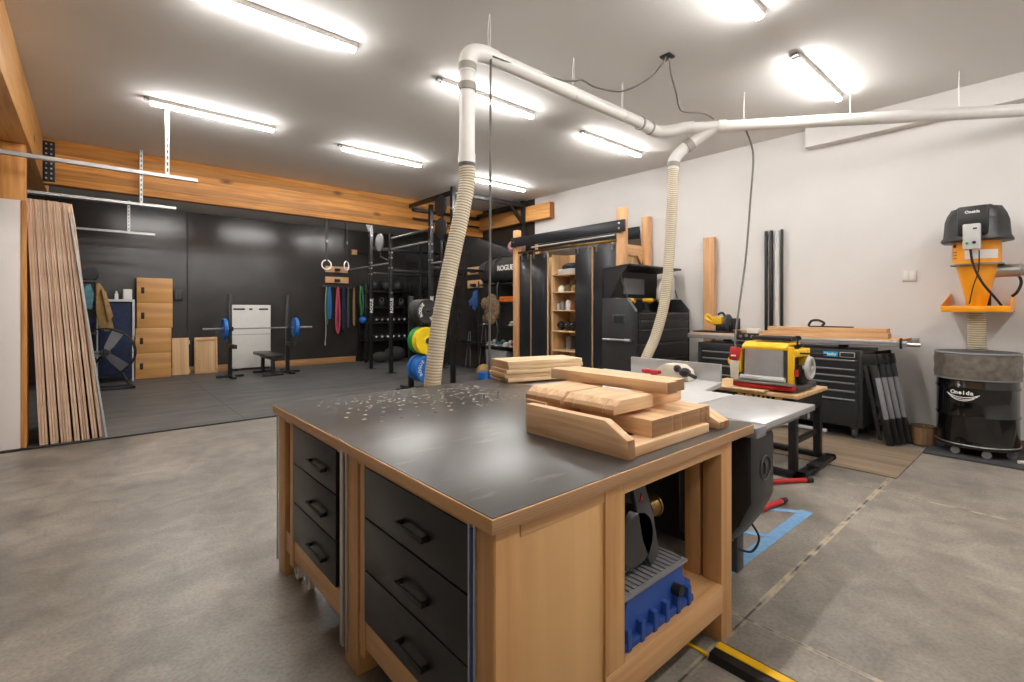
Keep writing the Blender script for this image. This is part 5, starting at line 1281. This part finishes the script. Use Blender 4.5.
for y, zs in ((10.93, (2.55, 2.42, 2.28, 3.2)), (9.9, (2.70, 2.58, 2.36, 1.8)), (8.22, (2.72, 2.57, 2.4, 3.05)), (7.45, (2.9, 2.57, 3.3))):
    for z in zs: bl.cyl((5.04, y-0.050, z), (5.04, y-0.036, z), 0.020, seg=10); bl.cyl((4.99, y, z), (5.004, y, z), 0.018, seg=10)
part(t, 'bolt', bl, 'steel')
part(t, 'top_gusset', MB().prism([(10.90, 3.30), (10.70, 3.55), (11.16, 3.55), (10.96, 3.30)], 'x', 5.0, 5.01), 'light_grey', label='pale flared top bracket')
cb = [((5.04, 9.9, 2.47), (5.04, 12.2, 2.47), 0.019), ((5.04, 9.9, 2.78), (5.04, 8.22, 2.78), 0.019), ((5.04, 7.45, 2.34), (5.04, 8.22, 2.34), 0.019), ((5.04, 9.9, 3.02), (5.04, 8.22, 3.02), 0.019)]
mb = MB()
for a, b, r in cb: mb.cyl(a, b, r)
part(t, 'pull_up_bar', mb, 'mid_grey', label='bare steel pull-up bars')
mb = MB()
for y, z in ((10.93, 2.9), (9.9, 2.3), (8.22, 2.25), (10.93, 2.3)):
    mb.box(5.07, y-0.03, z-0.03, 6.96, y+0.03, z+0.03, 0.004)
mb.box(5.07, 7.42, 3.56, 6.80, 7.48, 3.64, 0.004).box(6.77, 7.48, 3.56, 6.83, 9.04, 3.64, 0.004).box(5.01, 7.48, 3.56, 5.07, 9.04, 3.64, 0.004)
mb.box(5.07, 8.95, 3.50, 6.80, 9.03, 3.56, 0.004).box(5.07, 8.95, 3.32, 6.80, 9.0, 3.36, 0.004)
part(t, 'crossmember', mb, 'black_metal')
part(t, 'knee_brace', MB().prism([(6.40, 3.57), (6.77, 3.20), (6.77, 3.28), (6.48, 3.57)], 'y', 7.43, 7.47).prism([(7.80, 3.57), (7.50, 3.27), (7.50, 3.35), (7.72, 3.57)], 'x', 6.78, 6.82), 'black_metal')
# ball targets
t = thing('ball_target', 'pair of black round wall ball targets high on the rig', 'target', (5.0, 7.9, 2.7))
for z in (3.40, 2.97):
    part(t, 'disc', MB().lathe([(0, -0.02), (0.19, -0.02), (0.20, -0.012), (0.20, 0.012), (0.19, 0.02), (0, 0.02)], (5.0, 7.80, z), 'x'), 'plate_black')
part(t, 'arm', MB().tube([(5.04, 7.80, 3.4), (5.04, 7.80, 2.75), (5.04, 7.52, 2.50)], 0.025, 8, 0), 'black_metal')
t = thing('ball_target', 'grey round wall ball target behind the timber beam', 'target', (5.0, 10.35, 2.7))
part(t, 'disc', MB().lathe([(0, -0.02), (0.19, -0.02), (0.20, -0.012), (0.20, 0.012), (0.19, 0.02), (0, 0.02)], (4.98, 10.35, 2.97), 'x'), 'mid_grey')
part(t, 'arm', MB().tube([(5.01, 10.35, 3.15), (5.01, 10.35, 2.65), (5.04, 9.95, 2.5)], 0.02, 8, 0), 'black_metal')
# plate tree
TX = 4.265
t = thing('plate_tree', 'black weight plate tree standing behind the workbench near the hose', 'rack', (TX, 7.6, FZ))
part(t, 'upright', MB().box(TX-0.04, 7.58, FZ, TX+0.04, 7.66, 1.66, 0.005), 'black_metal')
part(t, 'base', MB().box(TX-0.30, 7.56, FZ, TX+0.30, 7.62, 0.06, 0.006).box(TX-0.04, 7.15, FZ, TX+0.04, 7.95, 0.06, 0.006), 'black_metal')
for z in (1.40, 0.90, 0.43):
    part(t, 'peg', MB().cyl((TX, 6.98, z), (TX, 7.58, z), 0.024), 'black_metal')
def arc_text(mb, s, x, y, z, R, a_mid, size, step):
    for i, ch in enumerate(s):
        a = a_mid - (i-(len(s)-1)/2)*step
        # seen from -y: x to the right, z up
        n = Vector((math.cos(a), 0, math.sin(a))); tdir = Vector((math.sin(a), 0, -math.cos(a)))
        mb.text(ch, size, frame((x+n.x*R, y, z+n.z*R), tdir, n), 0.0008, 0.002)
pl = [('plate_black', 1.40, 7.06, 0.205, 0.075, 'front black bumper plate on the top peg', True), ('plate_black', 1.40, 7.14, 0.205, 0.07, 'second black bumper plate on the top peg', False),
      ('plate_black', 1.40, 7.22, 0.205, 0.07, 'third black bumper plate on the top peg', False), ('plate_black', 1.40, 7.30, 0.205, 0.07, 'rear black bumper plate on the top peg', False),
      ('plate_yellow', 0.90, 7.04, 0.232, 0.07, 'front yellow bumper plate on the middle peg', False), ('plate_yellow', 0.90, 7.115, 0.232, 0.07, 'second yellow bumper plate on the middle peg', False),
      ('plate_green', 0.90, 7.20, 0.232, 0.065, 'front green bumper plate behind the yellow ones', False), ('plate_green', 0.90, 7.27, 0.232, 0.065, 'rear green bumper plate behind the yellow ones', False),
      ('plate_blue', 0.43, 7.04, 0.232, 0.10, 'front blue bumper plate on the lowest peg', True), ('plate_blue', 0.43, 7.15, 0.232, 0.085, 'second blue bumper plate on the lowest peg', False),
      ('plate_blue', 0.43, 7.28, 0.232, 0.085, 'rear blue bumper plate on the lowest peg', False)]
for mat, z, y, r, w, lab, letters in pl:
    t = thing('bumper_plate', lab, 'weight plate', (TX, y, z-r), 0, 'bumper plates on the plate tree')
    part(t, 'rubber', MB().lathe(plateprof(r, w), (TX, y, z), 'y'), mat)
    part(t, 'hub', MB().lathe([(0.026, -0.003), (0.05, -0.003), (0.05, 0.0), (0.026, 0.0)], (TX, y, z), 'y'), 'dark_grey')
    if letters:
        lt = MB()
        arc_text(lt, 'ROGUE', TX, y-0.001, z, r*0.68, PI*0.95, 0.075, 0.36)
        part(t, 'lettering', lt, 'white_paint', label='white ROGUE lettering at the left')
        lt = MB()
        arc_text(lt, 'ROGUE', TX, y-0.001, z, r*0.68, -PI*0.12, 0.075, 0.36)
        part(t, 'lettering', lt, 'white_paint', label='white ROGUE lettering at the right')
# small parts on floor near the tree
for i, (x, y) in enumerate(((3.55, 7.1), (3.75, 7.0), (3.95, 7.05))):
    t = thing('change_plate', ['leftmost of three small grey weights on the gym floor', 'middle of three small grey weights on the gym floor', 'rightmost of three small grey weights on the gym floor'][i], 'weight plate', (x, y, FZ), 0, 'small weights on the floor by the plate tree')
    part(t, 'disc', MB().lathe([(0.02, 0), (0.08, 0), (0.085, 0.01), (0.085, 0.03), (0.08, 0.035), (0.02, 0.035)], (x, y, FZ)), 'dark_grey')
    part(t, 'ring', MB().lathe([(0.02, 0), (0.035, 0), (0.035, 0.006), (0.02, 0.006)], (x, y, FZ+0.0352)), 'light_grey')

# ---------------------------------------------------------- dumbbell rack in the far corner
t = thing('dumbbell_rack', 'black three tier dumbbell rack in the far right corner of the gym', 'rack', (6.15, 12.45, FZ))
for x in (5.55, 6.85):
    part(t, 'upright', MB().box(x-0.035, 12.3, FZ, x+0.035, 12.37, 2.15, 0.004).box(x-0.035, 12.68, FZ, x+0.035, 12.75, 2.15, 0.004), 'black_metal')
shelves = (0.62, 1.09, 1.52, 1.95)
for z in shelves:
    part(t, 'shelf', MB().box(5.52, 12.28, z-0.05, 6.88, 12.74, z-0.004, 0.004), 'black_metal')
db = None
rown = {0: 'lowest', 1: 'middle'}
for r_, z in enumerate(shelves[:2]):
    for k in range(7):
        x = 5.67 + k*0.17
        lab = 'dumbbell with pale ends on the {} shelf of the corner rack'.format(rown[r_])
        grp = 'dumbbells on the {} shelf'.format(rown[r_])
        if db is None:
            db = thing('dumbbell', lab, 'dumbbell', (x, 12.5, z), 0, grp)
            part(db, 'handle', MB().cyl((0, -0.09, 0.065), (0, 0.09, 0.065), 0.016), 'steel', world=False)
            part(db, 'head', MB().cyl((0, -0.18, 0.065), (0, -0.08, 0.065), 0.064, seg=6, bev=0.008), 'plate_black', world=False)
            part(db, 'head', MB().cyl((0, 0.08, 0.065), (0, 0.18, 0.065), 0.064, seg=6, bev=0.008), 'plate_black', world=False)
            part(db, 'end_cap', MB().cyl((0, -0.184, 0.07), (0, -0.18, 0.07), 0.026), 'white_paint', world=False)
        else: dup(db, (x, 12.5, z), 0, lab, grp)
for k in range(4):
    x = 5.78+k*0.30
    t = thing('kettlebell', ['leftmost kettlebell on the third shelf of the corner rack', 'second kettlebell from the left on the corner rack', 'third kettlebell from the left on the corner rack', 'rightmost kettlebell on the corner rack'][k], 'kettlebell', (x, 12.5, 1.5165), 0, 'kettlebells on the corner rack')
    part(t, 'body', MB().sphere((x, 12.5, 1.60), 0.085), 'plate_black'); part(t, 'handle', MB().tube([(x-0.05, 12.5, 1.65), (x-0.055, 12.5, 1.73), (x, 12.5, 1.75), (x+0.055, 12.5, 1.73), (x+0.05, 12.5, 1.65)], 0.012), 'mid_grey')
for k in range(3):
    x = 5.85+k*0.36
    solo('medicine_ball', ['left black medicine ball on top of the corner rack', 'middle black medicine ball on top of the corner rack', 'right black medicine ball on top of the corner rack'][k], 'ball', MB().sphere((x, 12.5, 2.10), 0.15, seg=24), 'plate_black', 'medicine balls on the corner rack')
solo('ab_ball', 'small blue ball hanging at the left side of the corner rack', 'ball', MB().sphere((5.40, 12.2, 1.16), 0.10), 'plate_blue')
solo('chain_bundle', 'bundle of green and pale straps hanging left of the corner rack', 'straps', MB().tube([(5.38, 12.3, 2.05), (5.36, 12.28, 1.7), (5.40, 12.28, 1.35), (5.37, 12.28, 1.28)], 0.03, 8, 6).tube([(5.42, 12.3, 2.05), (5.45, 12.28, 1.6), (5.42, 12.28, 1.30)], 0.022, 8, 6), 'dull_green')
solo('sandbag', 'long black sandbag on the floor under the corner rack', 'sandbag', MB().sphere((5.85, 12.1, 0.16), 0.15, (1.6, 1, 0.95)).sphere((6.3, 12.15, 0.22), 0.21, (1.5, 1, 0.95)), 'canvas')

# ---------------------------------------------------------- gear shelf right
t = thing('gear_shelf', 'black wire gear shelf against the right wall behind the closet', 'shelf', (6.65, 7.85, FZ))
for x in (6.37, 6.93):
    for y in (7.25, 8.42):
        part(t, 'post', MB().cyl((x, y, FZ), (x, y, 2.05), 0.014), 'black_metal')
for z in (0.66, 1.10, 1.58, 1.98):
    w = MB().box(6.36, 7.24, z-0.03, 6.94, 8.43, z-0.004)
    part(t, 'shelf', w, 'black_metal')
t = thing('duffel_bag', 'charcoal duffel bag with white letters on the top of the gear shelf', 'bag', (6.6, 7.8, 1.981))
bagm = MB()
bagm.tube([(6.58, 7.22, 2.24), (6.57, 7.45, 2.26), (6.58, 7.8, 2.27), (6.58, 8.15, 2.26), (6.59, 8.40, 2.23)], 0.27, 20, 5, False, lambda f: 0.24+0.035*math.sin(PI*f))
part(t, 'body', bagm, 'canvas')
part(t, 'strap', MB().tube([(6.31, 7.76, 2.1), (6.28, 7.76, 2.35), (6.42, 7.76, 2.52), (6.6, 7.76, 2.54)], 0.018).tube([(6.31, 8.05, 2.1), (6.28, 8.05, 2.35), (6.42, 8.05, 2.52), (6.6, 8.05, 2.54)], 0.018), 'matte_black')
part(t, 'lettering', MB().text('ROGUE', 0.15, frame((6.288, 7.68, 2.27), (0, -1, 0), (0, 0, 1)), 0.006, 0.002, 'LEFT'), 'white_paint', label='white ROGUE lettering')
solo('pink_ball', 'pale pink ball on top of the duffel beside the closet post', 'ball', MB().sphere((6.56, 7.38, 2.70), 0.19, (1, 1, 0.9)), 'pink')
t = thing('hanging_backpack', 'camouflage backpack hanging from the front of the gear shelf', 'backpack', (6.27, 7.72, 1.2))
part(t, 'body', MB().sphere((6.25, 7.80, 1.44), 0.20, (0.6, 1.1, 1.6)).sphere((6.17, 7.74, 1.24), 0.13, (0.6, 1.1, 1)).sphere((6.15, 7.92, 1.55), 0.10, (0.6, 1, 1.3)).sphere((6.2, 7.95, 1.25), 0.09, (0.6, 1, 1.1)), 'camo_cloth')
part(t, 'strap', MB().tube([(6.26, 7.64, 1.62), (6.22, 7.60, 1.85), (6.30, 7.66, 1.98)], 0.02).tube([(6.26, 7.80, 1.62), (6.20, 7.86, 1.9), (6.30, 7.80, 1.98)], 0.02).tube([(6.20, 7.62, 1.25), (6.2, 7.55, 1.0), (6.2, 7.6, 0.75)], 0.014), 'canvas')
solo('folded_gear', 'orange folded gear on the second highest gear shelf', 'gear', MB().box(6.40, 7.32, 1.581, 6.8, 7.80, 1.64, 0.02).box(6.42, 7.34, 1.641, 6.8, 7.78, 1.70, 0.02), 'orange_cloth')
t = thing('hanging_towel', 'blue towel draped at the left end of the gear shelf', 'towel', (6.4, 8.46, 1.45))
part(t, 'cloth', MB().prism([(8.44, 1.86), (8.52, 1.84), (8.62, 1.70), (8.74, 1.62), (8.70, 1.50), (8.60, 1.56), (8.52, 1.40), (8.44, 1.50)], 'x', 6.33, 6.36, 0.006).prism([(8.46, 1.84), (8.54, 1.80), (8.56, 1.45), (8.47, 1.42)], 'x', 6.30, 6.33, 0.006), 'blue_cloth')
for i, (y, z, mat, lab) in enumerate(((7.40, 0.661, 'red', 'red and white shoe at the right of the lower gear shelf'), (7.62, 0.661, 'white_plastic', 'white shoe in the middle of the lower gear shelf'), (7.88, 0.661, 'teal_cloth', 'teal shoe on the lower gear shelf'), (8.15, 0.661, 'light_grey', 'grey shoe at the left of the lower gear shelf'),
                                     (7.42, 1.101, 'light_grey', 'pale shoe at the right of the middle gear shelf'), (8.28, 1.101, 'teal_cloth', 'teal cap at the left of the middle gear shelf'))):
    t = thing('shoe', lab, 'shoe', (6.55, y, z))
    part(t, 'sole', MB().box(6.40, y-0.05, z, 6.68, y+0.05, z+0.028, 0.012), 'white_plastic')
    part(t, 'upper', MB().sphere((6.48, y, z+0.055), 0.05, (1.4, 0.95, 0.75)).sphere((6.61, y, z+0.075), 0.055, (1.1, 0.85, 1.0)), mat)
solo('storage_bin', 'grey storage bin on the floor under the gear shelf', 'bin', MB().prism([(7.55, FZ), (8.15, FZ), (8.20, 0.58), (7.50, 0.58)], 'x', 6.38, 6.88, 0.02), 'mid_grey')
solo('work_glove', 'tan leather ball on the gym floor in front of the grey bin', 'ball', MB().sphere((6.0, 7.75, 0.17), 0.155, (1, 1.1, 1)), 'tan_cloth')
solo('small_bin', 'small blue box on the gym floor beside the tan ball', 'box', MB().box(5.75, 7.38, FZ, 5.95, 7.62, 0.20, 0.015), 'plate_blue')
for i, (za, zb) in enumerate(((2.28, 2.46), (1.95, 2.14))):
    t = thing('wall_block', ['upper fir mounting block on the right gym wall', 'lower fir mounting block on the right gym wall'][i], 'block', (6.97, 9.35, za))
    part(t, 'board', MB().box(6.955, 9.05, za, 6.998, 9.65, zb, 0.004), 'fir_y')
    part(t, 'hook', MB().box(6.86, 9.3, za+0.03, 6.956, 9.42, za+0.10, 0.004), 'matte_black')
t = thing('floor_rack', 'small pale metal attachment rack below the wall blocks', 'rack', (6.8, 9.0, FZ))
part(t, 'frame', MB().tube([(6.85, 8.75, 0.02), (6.9, 8.85, 1.1), (6.9, 8.95, 1.1), (6.85, 9.05, 0.02)], 0.008, 8, 0).tube([(6.82, 9.35, 0.02), (6.88, 9.42, 0.9), (6.88, 9.48, 0.9), (6.82, 9.55, 0.02)], 0.008, 8, 0), 'mid_grey')
part(t, 'tray', MB().box(6.70, 8.7, 0.62, 6.95, 9.6, 0.66, 0.004), 'black_metal')

# ---------------------------------------------------------- left rear corner: fan, clothes shelf, quilt
t = thing('drum_fan', 'large dark shop fan with grey blades and ring guard at the left of the crates', 'fan', (0.12, 11.0, FZ))
FX, FY, FZc, FR = 0.17, 11.2, 0.66, 0.43
FM = Matrix.Translation((FX, FY, FZc)) @ Matrix.Rotation(-0.15, 4, 'Z')
g = MB()
for R_ in (FR, ):
    for yy in (-0.09, 0.09):
        pts = [FM @ Vector((R_*math.cos(2*PI*q/36), yy, R_*math.sin(2*PI*q/36))) for q in range(36)]
        g.tube([tuple(p) for p in pts], 0.013, 8, 0, True)
part(t, 'guard_ring', g, 'black_metal')
gw = MB()
for q in range(2):
    a = q*PI/2 + 0.0
    gw.cyl(FM @ Vector((-FR*math.cos(a), -0.10, -FR*math.sin(a))), FM @ Vector((FR*math.cos(a), -0.10, FR*math.sin(a))), 0.006, seg=6)
part(t, 'guard_wire', gw, 'black_metal')
for q, a in enumerate((1.15, 1.15+2*PI/3*1.05, -0.75)):
    pr_ = Matrix.Rotation(-a, 4, 'Y')
    b = MB().prism([(0.05, -0.045), (0.16, -0.08), (0.39, -0.11), (0.40, 0.07), (0.2, 0.06), (0.05, 0.045)], 'y', -0.004, 0.004)
    bmesh.ops.transform(b.bm, matrix=FM @ pr_ @ Matrix.Rotation(0.35, 4, 'X'), verts=b.bm.verts)
    part(t, 'blade', b, 'mid_grey')
part(t, 'hub', MB().cyl(FM @ Vector((0, -0.05, 0)), FM @ Vector((0, 0.14, 0)), 0.07), 'dark_grey')
part(t, 'stand', MB().tube([tuple(FM @ Vector((-0.40, 0, -0.60))), tuple(FM @ Vector((-0.1, 0.1, -0.12))), tuple(FM @ Vector((0, 0.12, 0)))], 0.02, 8, 0).tube([tuple(FM @ Vector((0.35, 0, -0.60))), tuple(FM @ Vector((0.1, 0.1, -0.12)))], 0.02, 8, 0).box(FX-0.42, FY-0.2, FZ, FX+0.42, FY-0.16, 0.05, 0.004).box(FX-0.42, FY+0.2, FZ, FX+0.42, FY+0.24, 0.05, 0.004).box(FX-0.42, FY-0.2, FZ, FX-0.38, FY+0.24, 0.05).box(FX+0.38, FY-0.2, FZ, FX+0.42, FY+0.24, 0.05), 'black_metal')
t = thing('quilted_cover', 'navy quilted cover hung on a white topped frame behind the fan', 'cover', (0.42, 12.2, FZ))
part(t, 'quilt', MB().box(0.08, 12.12, 0.08, 0.60, 12.30, 1.58, 0.05), 'navy_cloth')
part(t, 'frame', MB().box(0.05, 12.10, 1.58, 0.64, 12.32, 1.63, 0.006).box(0.60, 12.10, 0.9, 0.64, 12.14, 1.6, 0.004).box(0.05, 12.15, FZ, 0.09, 12.19, 1.58).box(0.60, 12.15, FZ, 0.63, 12.19, 0.9), 'light_grey')
solo('small_speaker', 'small white speaker on top of the navy covered frame', 'speaker', MB().box(0.46, 12.14, 1.631, 0.60, 12.28, 1.83, 0.01), 'white_plastic')
solo('small_bottle', 'little white bottle left of the white speaker', 'bottle', MB().lathe([(0.03, 0), (0.03, 0.1), (0.015, 0.13), (0.015, 0.16), (0, 0.16)], (0.36, 12.2, 1.631)), 'white_plastic')
t = thing('storage_rack', 'black open storage rack behind the plywood sheets', 'shelf', (-0.2, 11.9, FZ))
for x in (-0.45, 0.05):
    for y in (11.72, 12.1): part(t, 'post', MB().box(x-0.015, y-0.015, FZ, x+0.015, y+0.015, 1.98, 0.002), 'black_metal')
for z in (0.5, 1.0, 1.5, 1.96): part(t, 'shelf', MB().box(-0.47, 11.70, z-0.03, 0.07, 12.12, z-0.002, 0.003), 'dark_grey')
solo('rolled_mat', 'black rolled mat on top of the open storage rack', 'mat', MB().lathe([(0.045, -0.16), (0.125, -0.16), (0.13, 0.16), (0.045, 0.16)], (-0.03, 11.85, 2.09), 'y', 24), 'plate_black')
t = thing('hanging_jacket', 'tan jacket hanging from the right side of the storage rack', 'jacket', (0.12, 11.66, 1.0))
part(t, 'cloth', MB().prism([(0.05, 1.90), (0.10, 1.92), (0.17, 1.80), (0.23, 1.45), (0.31, 1.08), (0.22, 1.02), (0.10, 1.06), (0.05, 1.4)], 'y', 11.58, 11.67, 0.02).prism([(0.12, 1.80), (0.19, 1.76), (0.30, 1.3), (0.22, 1.2)], 'y', 11.53, 11.60, 0.018), 'tan_cloth')
t = thing('hanging_shirt', 'teal cloth hanging beside the tan jacket on the storage rack', 'shirt', (-0.06, 11.64, 1.4))
part(t, 'cloth', MB().prism([(-0.1, 1.86), (-0.02, 1.90), (0.03, 1.7), (0.0, 1.42), (-0.10, 1.45), (-0.16, 1.62)], 'y', 11.60, 11.68, 0.02), 'teal_cloth')
solo('duffel_bag', 'dark bag on the middle shelf of the storage rack', 'bag', MB().sphere((-0.15, 11.9, 1.16), 0.155, (1.3, 1.1, 1)), 'navy_cloth')
solo('duffel_bag', 'black bag on the upper shelf of the storage rack', 'bag', MB().sphere((-0.15, 11.9, 1.66), 0.155, (1.3, 1.1, 1)), 'canvas')
solo('crate_box', 'dark box on the lowest shelf of the storage rack', 'box', MB().box(-0.4, 11.75, 0.4995, 0.0, 12.05, 0.80, 0.02), 'dark_grey')
# ================================================================== CAMERA, WORLD, VIEW
cam = bpy.data.cameras.new('camera'); co = bpy.data.objects.new('camera', cam); C.objects.link(co)
co.location = (0, 0, 1.42); co.rotation_euler = (PI/2, 0, -math.radians(41.07))
cam.sensor_fit = 'HORIZONTAL'; cam.sensor_width = 36.0; cam.lens = 482.0*36.0/1024.0
cam.shift_y = -31.0/1024.0; cam.clip_start = 0.05; cam.clip_end = 60
sc.camera = co
w = bpy.data.worlds.new('world'); sc.world = w; w.use_nodes = True
w.node_tree.nodes['Background'].inputs[0].default_value = (0.9, 0.95, 1.0, 1); w.node_tree.nodes['Background'].inputs[1].default_value = 0.3
sc.view_settings.view_transform = 'Standard'; sc.view_settings.look = 'None'
sc.view_settings.exposure = 0.85; sc.view_settings.gamma = 1.0; sc.view_settings.use_curve_mapping = False
sc.cycles.use_denoising = True
sc.cycles.max_bounces = 10; sc.cycles.diffuse_bounces = 6; sc.cycles.glossy_bounces = 4
sc.cycles.sample_clamp_indirect = 6.0
